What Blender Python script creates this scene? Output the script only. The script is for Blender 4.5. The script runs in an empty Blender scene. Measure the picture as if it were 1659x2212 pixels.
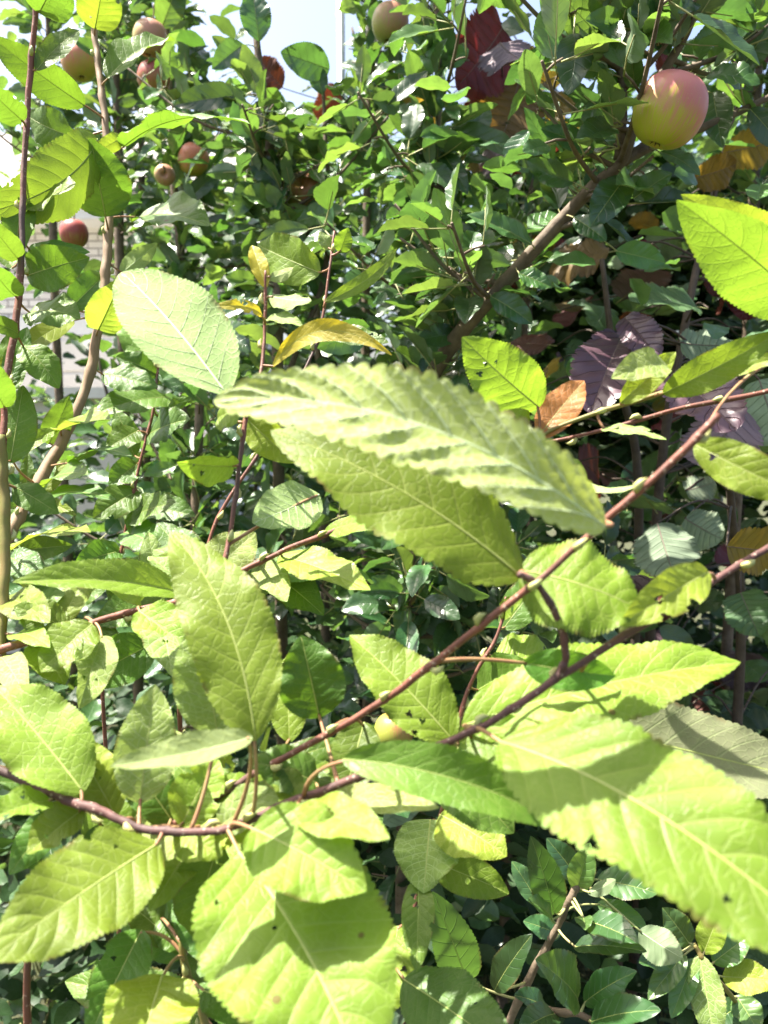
import bpy, math, random
import numpy as np
from mathutils import Vector, Matrix
R = math.radians
random.seed(7); rng = np.random.default_rng(7)
sc = bpy.context.scene
col = sc.collection

# ------------------------------------------------------------------ camera
PITCH = -8.0
CAMZ = 1.45
cam_d = bpy.data.cameras.new('camera'); cam = bpy.data.objects.new('camera', cam_d); col.objects.link(cam)
cam.location = (0, 0, CAMZ); cam.rotation_euler = (R(90 + PITCH), 0, 0)
cam_d.sensor_fit = 'HORIZONTAL'; cam_d.sensor_width = 36; cam_d.lens = 36.0     # frame is as wide as it is far
cam_d.clip_start = 0.02; cam_d.clip_end = 800
cam_d.dof.use_dof = True; cam_d.dof.focus_distance = 0.62; cam_d.dof.aperture_fstop = 13.0
sc.camera = cam
# ------------------------------------------------------------------ light
SUN_EL, SUN_AZ = 64.0, 284.0        # azimuth: clockwise from +Y seen from above (284 = to the left of the camera, slightly ahead)
sd = Vector((math.sin(R(SUN_AZ)) * math.cos(R(SUN_EL)), math.cos(R(SUN_AZ)) * math.cos(R(SUN_EL)), math.sin(R(SUN_EL))))
w = bpy.data.worlds.new('World'); sc.world = w; w.use_nodes = True
nt = w.node_tree; bg = nt.nodes['Background']
sky = nt.nodes.new('ShaderNodeTexSky'); sky.sky_type = 'NISHITA'; sky.sun_disc = False
sky.sun_elevation = R(SUN_EL); sky.sun_rotation = R(SUN_AZ); sky.dust_density = 5.0; sky.air_density = 0.9; sky.ozone_density = 0.6
nt.links.new(sky.outputs[0], bg.inputs[0]); bg.inputs[1].default_value = 0.09
sun_d = bpy.data.lights.new('sun', 'SUN'); sun_d.energy = 5.0; sun_d.angle = R(0.53); sun_d.color = (1, 0.95, 0.86)
sun = bpy.data.objects.new('sun', sun_d); col.objects.link(sun)
sun.rotation_euler = (-sd).to_track_quat('-Z', 'Y').to_euler()
vs = sc.view_settings; vs.view_transform = 'Standard'; vs.look = 'None'; vs.gamma = 1; vs.use_curve_mapping = False
vs.exposure = 2.12
sc.cycles.max_bounces = 7; sc.cycles.diffuse_bounces = 3; sc.cycles.glossy_bounces = 2; sc.cycles.transmission_bounces = 4
sc.cycles.caustics_reflective = False; sc.cycles.caustics_refractive = False

# ------------------------------------------------------------------ helpers
FW = 1659.0; CX, CY = FW / 2, 1106.0
_m = cam.rotation_euler.to_matrix()
CR, CU, CF = _m @ Vector((1, 0, 0)), _m @ Vector((0, 1, 0)), _m @ Vector((0, 0, -1))
CP = Vector((0, 0, CAMZ))
def at(x, y, d):
    return CP + d * (CF + CR * ((x - CX) / FW) - CU * ((y - CY) / FW))
def proj(p):
    q = Vector(p) - CP; d = q.dot(CF)
    return (CX + FW * q.dot(CR) / d, CY - FW * q.dot(CU) / d, d)

def tag(o, label=None, cat=None, group=None, kind=None):
    if label: o['label'] = label
    if cat: o['category'] = cat
    if group: o['group'] = group
    if kind: o['kind'] = kind
    return o
def link(o, parent=None):
    col.objects.link(o)
    if parent: o.parent = parent
    return o
def empty(name, loc, label, cat, group=None):
    o = bpy.data.objects.new(name, None); o.location = loc; o.empty_display_size = .02
    col.objects.link(o); return tag(o, label, cat, group)
def place(o, M, parent):
    """world matrix M under a parent chain of pure translations"""
    off = Vector((0, 0, 0)); p = parent
    col.objects.link(o); o.parent = parent
    if parent is not None:
        o.matrix_basis = PW[parent.name].inverted() @ M
    else:
        o.matrix_basis = M
    PW[o.name] = M
    return o
PW = {}
def thing(name, loc, label, cat, group=None):
    o = empty(name, loc, label, cat, group); PW[o.name] = Matrix.Translation(loc); return o

def mesh(name, v, f, mats=(), uv=None, smooth=True, mi=None):
    me = bpy.data.meshes.new(name)
    me.from_pydata([tuple(map(float, p)) for p in v] if not isinstance(v, np.ndarray) else v.tolist(), [], f if isinstance(f, list) else f.tolist())
    if uv is not None:
        lay = me.uv_layers.new(name='UVMap')
        li = np.empty(len(me.loops), dtype=np.int32); me.loops.foreach_get('vertex_index', li)
        lay.data.foreach_set('uv', np.asarray(uv, dtype=np.float32)[li].ravel())
    for m in mats: me.materials.append(m)
    if mi is not None: me.polygons.foreach_set('material_index', np.asarray(mi, dtype=np.int32))
    if smooth: me.polygons.foreach_set('use_smooth', np.ones(len(me.polygons), dtype=bool))
    me.update(); return me

def spline(pts, n=8):
    """Catmull-Rom through pts -> dense list of Vectors"""
    P = [Vector(p) for p in pts]
    P = [P[0] * 2 - P[1]] + P + [P[-1] * 2 - P[-2]]
    out = []
    for i in range(1, len(P) - 2):
        a, b, c, d = P[i - 1], P[i], P[i + 1], P[i + 2]
        for k in range(n):
            t = k / n
            out.append(.5 * ((2 * b) + (c - a) * t + (2 * a - 5 * b + 4 * c - d) * t * t + (3 * b - a - 3 * c + d) * t ** 3))
    out.append(P[-2]); return out
def tube(pts, r0, r1=None, seg=8, rfun=None, cap=True):
    """verts/faces of a tube along pts"""
    r1 = r0 if r1 is None else r1
    n = len(pts); V = []; F = []
    t0 = (pts[1] - pts[0]).normalized()
    nrm = t0.cross(Vector((.31, .77, .55))).normalized()
    for i, p in enumerate(pts):
        t = (pts[min(i + 1, n - 1)] - pts[max(i - 1, 0)]).normalized()
        nrm = (nrm - t * nrm.dot(t)).normalized(); b = t.cross(nrm)
        r = rfun(i / (n - 1)) if rfun else r0 + (r1 - r0) * i / (n - 1)
        for k in range(seg):
            a = 2 * math.pi * k / seg
            V.append(p + (nrm * math.cos(a) + b * math.sin(a)) * r)
    for i in range(n - 1):
        for k in range(seg):
            F.append((i * seg + k, i * seg + (k + 1) % seg, (i + 1) * seg + (k + 1) % seg, (i + 1) * seg + k))
    if cap:
        F.append(tuple(range(seg))[::-1]); F.append(tuple((n - 1) * seg + k for k in range(seg)))
    return V, F
class MB:
    def __init__(s): s.v = []; s.f = []; s.mi = []
    def add(s, V, F, mi=0):
        o = len(s.v); s.v += [tuple(p) for p in V]; s.f += [tuple(i + o for i in f) for f in F]; s.mi += [mi] * len(F); return s
    def box(s, lo, hi, mi=0):
        x0, y0, z0 = lo; x1, y1, z1 = hi
        return s.add([(x0,y0,z0),(x1,y0,z0),(x1,y1,z0),(x0,y1,z0),(x0,y0,z1),(x1,y0,z1),(x1,y1,z1),(x0,y1,z1)],
                     [(3,2,1,0),(4,5,6,7),(0,1,5,4),(1,2,6,5),(2,3,7,6),(3,0,4,7)], mi)
    def obj(s, name, mats, parent=None, smooth=True, M=None):
        o = bpy.data.objects.new(name, mesh(name, s.v, s.f, mats if isinstance(mats, (list, tuple)) else [mats], smooth=smooth, mi=s.mi))
        return place(o, M or Matrix.Identity(4), parent)

# ------------------------------------------------------------------ materials
def newmat(name):
    m = bpy.data.materials.new(name); m.use_nodes = True
    return m, m.node_tree, m.node_tree.nodes, m.node_tree.nodes['Principled BSDF'], m.node_tree.nodes['Material Output']
class NT:
    def __init__(s, nt): s.nt = nt
    def n(s, typ, **kw):
        nd = s.nt.nodes.new(typ)
        for k, v in kw.items():
            if k == 'inp':
                for i, x in v.items():
                    if hasattr(x, 'links') or isinstance(x, bpy.types.NodeSocket): s.nt.links.new(x, nd.inputs[i])
                    else: nd.inputs[i].default_value = x
            else: setattr(nd, k, v)
        return nd
    def math(s, op, a, b=0.0, c=None, clamp=False):
        nd = s.n('ShaderNodeMath', operation=op, use_clamp=clamp)
        for i, x in enumerate((a, b) if c is None else (a, b, c)):
            if isinstance(x, bpy.types.NodeSocket): s.nt.links.new(x, nd.inputs[i])
            else: nd.inputs[i].default_value = x
        return nd.outputs[0]
    def mix(s, fac, a, b, blend='MIX'):
        nd = s.n('ShaderNodeMix', data_type='RGBA', blend_type=blend)
        for i, x in ((0, fac), (6, a), (7, b)):
            if isinstance(x, bpy.types.NodeSocket): s.nt.links.new(x, nd.inputs[i])
            else: nd.inputs[i].default_value = (*x, 1) if isinstance(x, tuple) and len(x) == 3 else x
        return nd.outputs[2]

def leaf_mat(name, top, under, trans, tfac=.42, rough=.45, spec=.5, nv=9, vk=.30, vein=.5, veincol=None, bump=.35, var=.25, spots=.0, net_on=None):
    m, nt, nodes, bs, out = newmat(name); q = NT(nt)
    veincol = veincol or tuple(min(1, c * 1.7 + .05) for c in top)
    uv = q.n('ShaderNodeUVMap').outputs[0]
    sx = q.n('ShaderNodeSeparateXYZ', inp={0: uv}); u, v = sx.outputs[0], sx.outputs[1]
    a = q.math('ABSOLUTE', v)
    sg = q.math('SIGN', v)
    ph = q.math('MULTIPLY', q.math('SUBTRACT', u, q.math('MULTIPLY', q.math('POWER', a, 1.15), vk * .62)), float(nv))
    ph = q.math('ADD', ph, q.math('MULTIPLY', sg, .18))
    ph = q.math('ADD', ph, 10.0)
    fr = q.math('ABSOLUTE', q.math('SUBTRACT', q.math('FRACT', ph), .5))      # 0 on the vein
    vl = q.math('SUBTRACT', 1.0, q.math('DIVIDE', fr, q.math('MULTIPLY_ADD', a, -.05, .085)), clamp=True)
    mid = q.math('SUBTRACT', 1.0, q.math('DIVIDE', a, .045), clamp=True)
    tc = q.n('ShaderNodeTexCoord'); ob = tc.outputs['Object']
    near = name.startswith('poplar')
    vv = q.math('MAXIMUM', vl, mid)
    if near:
        vor = q.n('ShaderNodeTexVoronoi', feature='DISTANCE_TO_EDGE', inp={'Vector': ob, 'Scale': 230.0})
        net = q.math('SUBTRACT', 1.0, q.math('DIVIDE', vor.outputs['Distance'], .08), clamp=True)
        vv = q.math('MAXIMUM', vv, q.math('MULTIPLY', net, .55))
    noi = q.n('ShaderNodeTexNoise', inp={'Vector': ob, 'Scale': 38.0, 'Detail': 4.0}).outputs['Fac']
    rnd = q.n('ShaderNodeObjectInfo').outputs['Random']
    bf = q.n('ShaderNodeNewGeometry').outputs['Backfacing']
    basec = q.mix(bf, top, under)
    basec = q.mix(q.math('MULTIPLY', vv, vein), basec, veincol)
    k = q.math('ADD', q.math('MULTIPLY', rnd, var * 2), 1 - var)
    k = q.math('MULTIPLY', k, q.math('MULTIPLY_ADD', noi, .8, .60))
    hs = q.n('ShaderNodeHueSaturation', inp={'Hue': q.math('MULTIPLY_ADD', q.math('FRACT', q.math('MULTIPLY', rnd, 7.31)), .035, .4825), 'Value': k, 'Color': basec})
    basec = hs.outputs[0]
    trc = q.n('ShaderNodeHueSaturation', inp={'Hue': q.math('MULTIPLY_ADD', q.math('FRACT', q.math('MULTIPLY', rnd, 7.31)), .03, .485), 'Value': k, 'Color': q.mix(q.math('MULTIPLY', vv, .35), trans, tuple(c * .55 for c in trans))}).outputs[0]
    n3 = noi if not near else q.n('ShaderNodeTexNoise', inp={'Vector': ob, 'Scale': 90.0, 'Detail': 3.0}).outputs['Fac']
    brown = q.math('MULTIPLY', q.math('MULTIPLY_ADD', a, 9.0, -8.0, clamp=True), q.math('MULTIPLY_ADD', n3, 8.0, -4.2, clamp=True))
    if spots:
        v2 = q.n('ShaderNodeTexVoronoi', inp={'Vector': ob, 'Scale': 75.0})
        cr = q.n('ShaderNodeSeparateColor', inp={0: v2.outputs['Color']})
        sp = q.math('MULTIPLY', q.math('LESS_THAN', v2.outputs['Distance'], q.math('MULTIPLY', cr.outputs[1], spots * 4)), q.math('LESS_THAN', cr.outputs[0], .16))
        brown = q.math('MAXIMUM', brown, sp)
    brown = q.math('MULTIPLY', brown, .75)
    basec = q.mix(brown, basec, (.13, .07, .025)); trc = q.mix(brown, trc, (.10, .05, .012))
    nt.links.new(basec, bs.inputs['Base Color'])
    rg = q.math('MULTIPLY_ADD', noi, .25, rough - .12)
    rg = q.math('MULTIPLY_ADD', bf, .25, rg, clamp=True)
    nt.links.new(rg, bs.inputs['Roughness'])
    bs.inputs['Specular IOR Level'].default_value = spec
    hgt = q.math('ADD', q.math('MULTIPLY', vv, q.math('MULTIPLY_ADD', bf, 2.0, -1.0)), q.math('MULTIPLY', noi, .9))
    bp = q.n('ShaderNodeBump', inp={'Strength': bump, 'Distance': .0012, 'Height': hgt})
    nt.links.new(bp.outputs[0], bs.inputs['Normal'])
    tr = q.n('ShaderNodeBsdfTranslucent'); nt.links.new(trc, tr.inputs[0]); nt.links.new(bp.outputs[0], tr.inputs[1])
    mx = q.n('ShaderNodeMixShader', inp={0: tfac}); nt.links.new(bs.outputs[0], mx.inputs[1]); nt.links.new(tr.outputs[0], mx.inputs[2])
    nt.links.new(mx.outputs[0], out.inputs[0]); return m

def simple_mat(name, c1, c2, scale=30, rough=.7, bump=.4, detail=6, spec=.3, stretch=None, dist=.004, pores=None):
    m, nt, nodes, bs, out = newmat(name); q = NT(nt)
    ob = q.n('ShaderNodeTexCoord').outputs['Object']
    if stretch:
        ob = q.n('ShaderNodeMapping', inp={0: ob, 3: stretch}).outputs[0]
    n1 = q.n('ShaderNodeTexNoise', inp={'Vector': ob, 'Scale': scale, 'Detail': float(detail), 'Roughness': .65}).outputs['Fac']
    rp = q.math('MULTIPLY_ADD', n1, 2.6, -.8, clamp=True)
    cc = q.mix(rp, c1, c2)
    big = q.n('ShaderNodeTexNoise', inp={'Vector': q.n('ShaderNodeTexCoord').outputs['Object'], 'Scale': 14.0, 'Detail': 3.0}).outputs['Fac']
    if pores:
        pv = q.n('ShaderNodeTexVoronoi', inp={'Vector': q.n('ShaderNodeTexCoord').outputs['Object'], 'Scale': 330.0}).outputs['Distance']
        cc = q.mix(q.math('MULTIPLY', q.math('LESS_THAN', pv, .22), .7), cc, pores)
        cc = q.mix(q.math('MULTIPLY_ADD', big, 5.0, -2.4, clamp=True), cc, tuple(.55 * x + .03 for x in c2))
    nt.links.new(cc, bs.inputs['Base Color'])
    bs.inputs['Roughness'].default_value = rough; bs.inputs['Specular IOR Level'].default_value = spec
    if bump:
        bp = q.n('ShaderNodeBump', inp={'Strength': bump, 'Distance': dist, 'Height': n1}); nt.links.new(bp.outputs[0], bs.inputs['Normal'])
    return m

M = {}
PT, PU = (.175, .255, .025), (.30, .38, .15)
M['pop'] = leaf_mat('poplar_leaf', PT, PU, (.32, .43, .04), tfac=.40, rough=.50, spec=.38, spots=.035, bump=.30, vein=.6, veincol=(.34, .42, .10), var=.20)
M['yel'] = leaf_mat('poplar_leaf_yellowish', (.160, .240, .020), (.28, .37, .10), (.25, .36, .026), tfac=.44, rough=.50, spec=.38, bump=.30, vein=.55, veincol=(.36, .42, .10), var=.18)
M['deep'] = leaf_mat('poplar_leaf_deep', (.075, .150, .018), (.19, .26, .11), (.17, .30, .02), tfac=.34, rough=.46, spec=.42, spots=.045, bump=.30, vein=.55, veincol=(.19, .27, .07), var=.18)
M['pale'] = leaf_mat('poplar_leaf_pale', (.21, .28, .07), (.275, .355, .135), (.34, .45, .10), tfac=.34, rough=.6, spec=.25, veincol=(.50, .58, .30), vein=.7, bump=.35, var=.08)
M['undr'] = leaf_mat('poplar_leaf_underside', (.18, .28, .05), (.33, .42, .135), (.46, .56, .10), tfac=.40, rough=.6, spec=.25, veincol=(.60, .66, .46), vein=.85, bump=.3, var=.05)
M['mid'] = leaf_mat('poplar_leaf_mid', (.110, .190, .022), (.22, .29, .11), (.155, .26, .02), tfac=.40, rough=.48, spec=.4, bump=.30, vein=.55, veincol=(.26, .34, .08), var=.16, spots=.04)
M['dull'] = leaf_mat('poplar_leaf_dull', (.10, .15, .04), (.15, .17, .09), (.20, .26, .06), tfac=.25, rough=.55, spec=.3, vein=.4, bump=.25, var=.1)
M['orange'] = leaf_mat('poplar_leaf_young', (.42, .17, .05), (.50, .25, .12), (.75, .30, .06), tfac=.35, rough=.5, veincol=(.6, .35, .2), var=.1, bump=.25)
M['gold'] = leaf_mat('poplar_leaf_gold', (.36, .31, .03), (.42, .38, .10), (.75, .60, .03), tfac=.42, rough=.5, var=.1, bump=.25)
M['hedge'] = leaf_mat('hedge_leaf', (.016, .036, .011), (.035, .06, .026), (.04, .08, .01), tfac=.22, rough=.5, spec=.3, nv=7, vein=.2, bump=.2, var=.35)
M['apple'] = leaf_mat('apple_leaf', (.040, .098, .030), (.14, .21, .11), (.12, .235, .035), tfac=.30, rough=.33, spec=.75, nv=7, vein=.3, bump=.4, var=.35)
M['apple2'] = leaf_mat('apple_leaf_light', (.070, .150, .036), (.19, .26, .13), (.19, .32, .04), tfac=.34, rough=.36, spec=.65, nv=7, vein=.3, bump=.4, var=.3)
M['applea'] = leaf_mat('apple_leaf_dark', (.028, .072, .022), (.12, .18, .09), (.14, .28, .03), tfac=.28, rough=.30, spec=.8, nv=7, vein=.4, bump=.4, var=.3)
M['hzr'] = leaf_mat('hazel_leaf_red', (.11, .022, .016), (.17, .06, .05), (.10, .016, .009), tfac=.36, rough=.5, nv=8, vein=.3, bump=.9, var=.3)
M['hzp'] = leaf_mat('hazel_leaf_purple', (.085, .042, .054), (.20, .145, .16), (.09, .028, .032), tfac=.18, rough=.40, spec=.7, nv=8, vein=.35, veincol=(.2, .12, .13), bump=1.0, var=.15)
M['hzo'] = leaf_mat('hazel_leaf_olive', (.13, .085, .02), (.22, .18, .08), (.42, .26, .03), tfac=.40, rough=.5, nv=8, vein=.3, bump=.9, var=.3)
M['hzg'] = leaf_mat('hazel_leaf_green', (.045, .09, .03), (.22, .28, .18), (.20, .32, .06), tfac=.30, rough=.5, nv=8, vein=.35, bump=.9, var=.3)
M['vein'] = simple_mat('leaf_vein', (.36, .40, .14), (.28, .34, .08), 200, .5, 0)
M['hzvein'] = simple_mat('hazel_vein', (.20, .15, .12), (.16, .11, .09), 200, .5, 0)
M['veinp'] = simple_mat('leaf_vein_pale', (.58, .66, .40), (.50, .60, .32), 200, .5, 0)
M['pet'] = simple_mat('petiole', (.24, .085, .055), (.30, .22, .10), 45, .5, 0)
M['petg'] = simple_mat('petiole_green', (.28, .34, .12), (.33, .27, .13), 60, .5, 0)
M['bud'] = simple_mat('bud', (.40, .44, .18), (.34, .30, .10), 90, .5, .2)
M['redbark'] = simple_mat('red_bark', (.23, .085, .055), (.11, .048, .034), 140, .55, .8, stretch=(1, 1, .35), dist=.001, pores=(.42, .30, .22))
M['brnbark'] = simple_mat('brown_bark', (.14, .062, .052), (.065, .036, .032), 140, .6, .8, stretch=(1, 1, .35), dist=.001, pores=(.36, .27, .21))
M['tanbark'] = simple_mat('tan_bark', (.30, .21, .13), (.16, .10, .06), 60, .65, .5, stretch=(1, 1, .25), dist=.0015)
M['grnbark'] = simple_mat('green_bark', (.16, .17, .04), (.22, .15, .06), 60, .55, .3, dist=.001)
M['appbark'] = simple_mat('apple_bark', (.19, .145, .10), (.085, .06, .04), 55, .75, .8, dist=.002)
M['hzbark'] = simple_mat('hazel_bark', (.10, .075, .055), (.05, .035, .028), 50, .75, .5, dist=.002)

# ------------------------------------------------------------------ leaf blades
KIND = {  # a, b exponents, teeth, tooth amplitude (of half width), veins, vein slant
    'pop': (.60, .84, 36, .052, 9, .30),
    'apl': (.66, .80, 22, .055, 7, .30),
    'haz': (.40, .50, 16, .13, 8, .30),
}
VN = {'pop': (9, .30), 'apl': (7, .30), 'haz': (8, .30)}
def blade(kind, L, W, nper=4, across=(0, .14, .34, .56, .76, .9, 1.0), bend=0., arch=0., fold=0., curl=0., wave=0., wf=2.2, quilt=0., twist=0., teeth=None, seed=0, tooth=1.0, blunt=None, scallop=False):
    a, b, nt_, amp, nvn, vk = KIND[kind]
    if blunt: a, b = blunt
    if teeth: nt_ = teeth
    r = random.Random(seed)
    n = max(6, int(nt_ * nper))
    u = np.linspace(0, 1, n + 1)
    mx = (a / (a + b)) ** a * (b / (a + b)) ** b
    ue = np.clip(u, 1e-6, 1 - 1e-6)
    hw = (ue ** a) * ((1 - ue) ** b) / mx
    if kind == 'haz': hw = hw * (1 + .10 * np.exp(-((u - .62) / .12) ** 2))
    hw = hw * W / 2
    vv = np.array([-x for x in across[:0:-1]] + list(across))
    U, Vv = np.meshgrid(u, vv, indexing='ij')
    H = hw[:, None]
    A = np.abs(Vv)
    jit = np.array([r.uniform(.75, 1.25) for _ in range(nt_ + 2)])
    fr = (U * nt_) % 1.0
    j = jit[np.clip((U * nt_).astype(int), 0, nt_)]
    th = (np.abs(np.sin(np.pi * fr)) ** .8 * .7 + fr * .3) * j - .45
    if scallop: th = np.abs(np.sin(np.pi * fr)) ** .75 * j - .5
    if kind == 'haz': th = th + .35 * (np.abs(np.sin(np.pi * ((U * nt_ * 3) % 1.0))) - .5)
    e = np.clip((A - .78) / .22, 0, 1) ** 1.2
    env = np.clip(np.minimum(u / .08, (1 - u) / .05), 0, 1)[:, None]
    lat = A * H + e * th * amp * tooth * (W / 2) * env * (.35 + .65 * H / (W / 2))
    f1 = R(fold)
    X = np.sign(Vv) * lat * math.cos(f1)
    Y = U * L + A * H * .12 * 0
    Z = lat * math.sin(f1)
    Z = Z + curl * W * (A ** 2) * (H / (W / 2))
    p1, p2 = r.uniform(0, 6), r.uniform(0, 6)
    Z = Z + wave * W * A ** 1.6 * np.where(Vv > 0, np.sin(2 * math.pi * wf * U + p1), np.sin(2 * math.pi * wf * 1.13 * U + p2)) * np.clip(H / (W / 4), 0, 1)
    Z = Z + wave * .22 * W * np.clip(A - .5, 0, 1) ** 1.2 * 2.3 * np.where(Vv > 0, np.sin(2 * math.pi * 7.3 * U + p2), np.sin(2 * math.pi * 6.4 * U + p1)) * np.clip(H / (W / 4), 0, 1)
    if quilt:
        ph = (U - A ** 1.15 * vk * .62) * nvn + np.sign(Vv) * .18
        qm = 1 + .5 * np.sin(9 * U + p1) * np.sin(3 * Vv + p2) + .3 * np.sin(17 * U + 5 * Vv + p2)
        Z = Z + quilt * W * qm * (np.abs(np.cos(np.pi * ph)) ** .7 - .5) * A ** .7 * np.clip(1.25 - A, 0, 1) * np.clip(H / (W / 3), 0, 1)
    # midrib
    X = X + bend * 4 * U * (1 - U)
    Z = Z + arch * L * 4 * U * (1 - U)
    if twist:
        t = R(twist) * U
        xm = bend * 4 * U * (1 - U); zm = arch * L * 4 * U * (1 - U)
        dx, dz = X - xm, Z - zm
        X, Z = xm + dx * np.cos(t) - dz * np.sin(t), zm + dx * np.sin(t) + dz * np.cos(t)
    V = np.stack([X, Y, Z], -1)
    m = len(vv)
    ii = np.arange(n)[:, None] * m + np.arange(m - 1)[None, :]
    F = np.stack([ii, ii + 1, ii + m + 1, ii + m], -1).reshape(-1, 4)
    UV = np.stack([U, Vv], -1).reshape(-1, 2)
    return V.reshape(-1, 3), F, UV, V   # V grid kept for veins

def grid_at(G, across, u, v):
    n = G.shape[0] - 1
    vv = np.array([-x for x in across[:0:-1]] + list(across))
    i = min(max(u, 0), 1) * n; i0 = int(min(i, n - 1)); fi = i - i0
    j0 = int(np.clip(np.searchsorted(vv, v) - 1, 0, len(vv) - 2)); fj = (v - vv[j0]) / (vv[j0 + 1] - vv[j0])
    p = (G[i0, j0] * (1 - fj) + G[i0, j0 + 1] * fj) * (1 - fi) + (G[i0 + 1, j0] * (1 - fj) + G[i0 + 1, j0 + 1] * fj) * fi
    return Vector(p)
ACR = (0, .10, .22, .36, .50, .64, .78, .89, 1.0)
HERO = 0
def hero_leaf(parent, stem, b, t, wpx, db, dt, k=.35, mat='pop', side='t', bend=0., arch=.05, fold=12., curl=0., wave=.055, quilt=.022, twist=0., att=None, kind='pop', petmat='pet', nper=4, veins=True, seed=None, teeth=None, side_tilt=0., petr=.0009, tooth=1.0, blunt=None, scallop=False, vr=1.0):
    """a blade from pixel b to pixel t at depths db, dt; k turns it from facing the camera (0) towards the sky (1)"""
    global HERO
    HERO += 1; seed = HERO if seed is None else seed
    if kind == 'pop' and k > 0 and t[1] < b[1] - 60 and dt < db: dt = 2 * db - dt
    P0, P1 = at(*b, db), at(*t, dt)
    ax = P1 - P0; L = ax.length; a = ax.normalized()
    mid = (P0 + P1) / 2; view = (CP - mid).normalized()
    tgt = view * (1 - abs(k)) + Vector((0, 0, 1)) * k + CR * side_tilt
    n = (tgt - a * tgt.dot(a)).normalized()
    if side == 'u': n = -n
    s = a.cross(n).normalized()
    si = s - view * s.dot(view); ai = (a - view * a.dot(view)).normalized()
    W = wpx / FW * (db + dt) / 2 / max(.4, (si - ai * si.dot(ai)).length)
    Mx = Matrix((s, a, n)).transposed().to_4x4(); Mx.translation = P0
    rh = random.Random(seed * 13 + 5); hole = kind == 'pop' and veins != 2 and rh.random() < .27
    acr = tuple(np.linspace(0, 1, 22)) if hole else ACR
    if kind == 'pop':
        curl += rh.uniform(-.11, .07); twist += rh.uniform(-16, 16); arch += rh.uniform(-.02, .05) * (1 if side == 't' else -1); fold += rh.uniform(-5, 7) * (1 if side == 't' else -1)
    bpx = bend / FW * (db + dt) / 2
    V, F, UV, G = blade(kind, L, W, nper=nper + (1 if hole else 0), across=acr, bend=bpx, arch=arch, fold=fold, curl=curl, wave=wave, quilt=quilt, twist=twist, seed=seed, teeth=teeth, tooth=tooth, blunt=blunt, scallop=scallop)
    if hole:
        fc = V[F].mean(1); fu = UV[F].mean(1); keep_ = np.ones(len(F), bool)
        for _ in range(rh.randint(1, 4)):
            if rh.random() < .45: cu, cv = rh.uniform(.2, .85), rh.choice((-1, 1)) * rh.uniform(.85, 1.0); rr = rh.uniform(.0012, .0030)
            else: cu, cv = rh.uniform(.15, .8), rh.uniform(-.75, .75); rr = rh.uniform(.0007, .0019)
            c0 = np.array(grid_at(G, acr, cu, cv)); dd = fc - c0; ang = np.arctan2(dd[:, 1], dd[:, 0])
            keep_ &= np.linalg.norm(dd, axis=1) > rr * (1 + .28 * np.sin(3 * ang + cu * 40) + .15 * np.sin(5 * ang + cv * 30))
        F = F[keep_]
    me = mesh('leaf', V, F, [M[mat]], uv=UV)
    o = bpy.data.objects.new('leaf', me); place(o, Mx, parent)
    # midrib and side veins
    if veins:
        mb = MB()
        pts = [grid_at(G, acr, x, 0) for x in np.linspace(0, .97, 22)]
        r0 = min(.0008, W * .011)
        mb.add(*tube(pts, r0, r0 * .25, 6))
        if veins == 2:
            nv, vk = VN[kind]
            for sgn in (-1, 1):
                for i in range(0, nv):
                    pp = []
                    for q in np.linspace(0.02, .93, 9):
                        uu = (i + .5 - sgn * .18) / nv + q ** 1.15 * vk * .62
                        if uu > .985: break
                        pp.append(grid_at(G, acr, uu, sgn * q) + Vector((0, 0, -r0 * .2)))
                    if len(pp) > 2: mb.add(*tube(pp, r0 * .42 * vr, r0 * .12 * vr, 5))
        mb.obj('midrib', M['hzvein' if kind == 'haz' else 'veinp' if side == 'u' and mat != 'dull' else 'vein'], o, M=Mx)
    # petiole
    if stem is not None:
        S = STEM[stem]
        if att is None: q = min(S, key=lambda p: (p - P0).length)
        else: q = min(S, key=lambda p: (proj(p)[0] - att[0]) ** 2 + (proj(p)[1] - att[1]) ** 2)
        d0 = (q - P0).length
        if d0 > .0015:
            c = q.lerp(P0, .55) - a * min(.22 * d0, .008) + Vector((0, 0, .05 * d0))
            pts = [q * (1 - x) ** 2 + c * 2 * x * (1 - x) + (P0 + a * .002) * x * x for x in np.linspace(0, 1, 10)]
            mb = MB(); mb.add(*tube(pts, petr * 1.25, petr * .85, 6))
            mb.obj('petiole', M[petmat], o)
    return o

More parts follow.
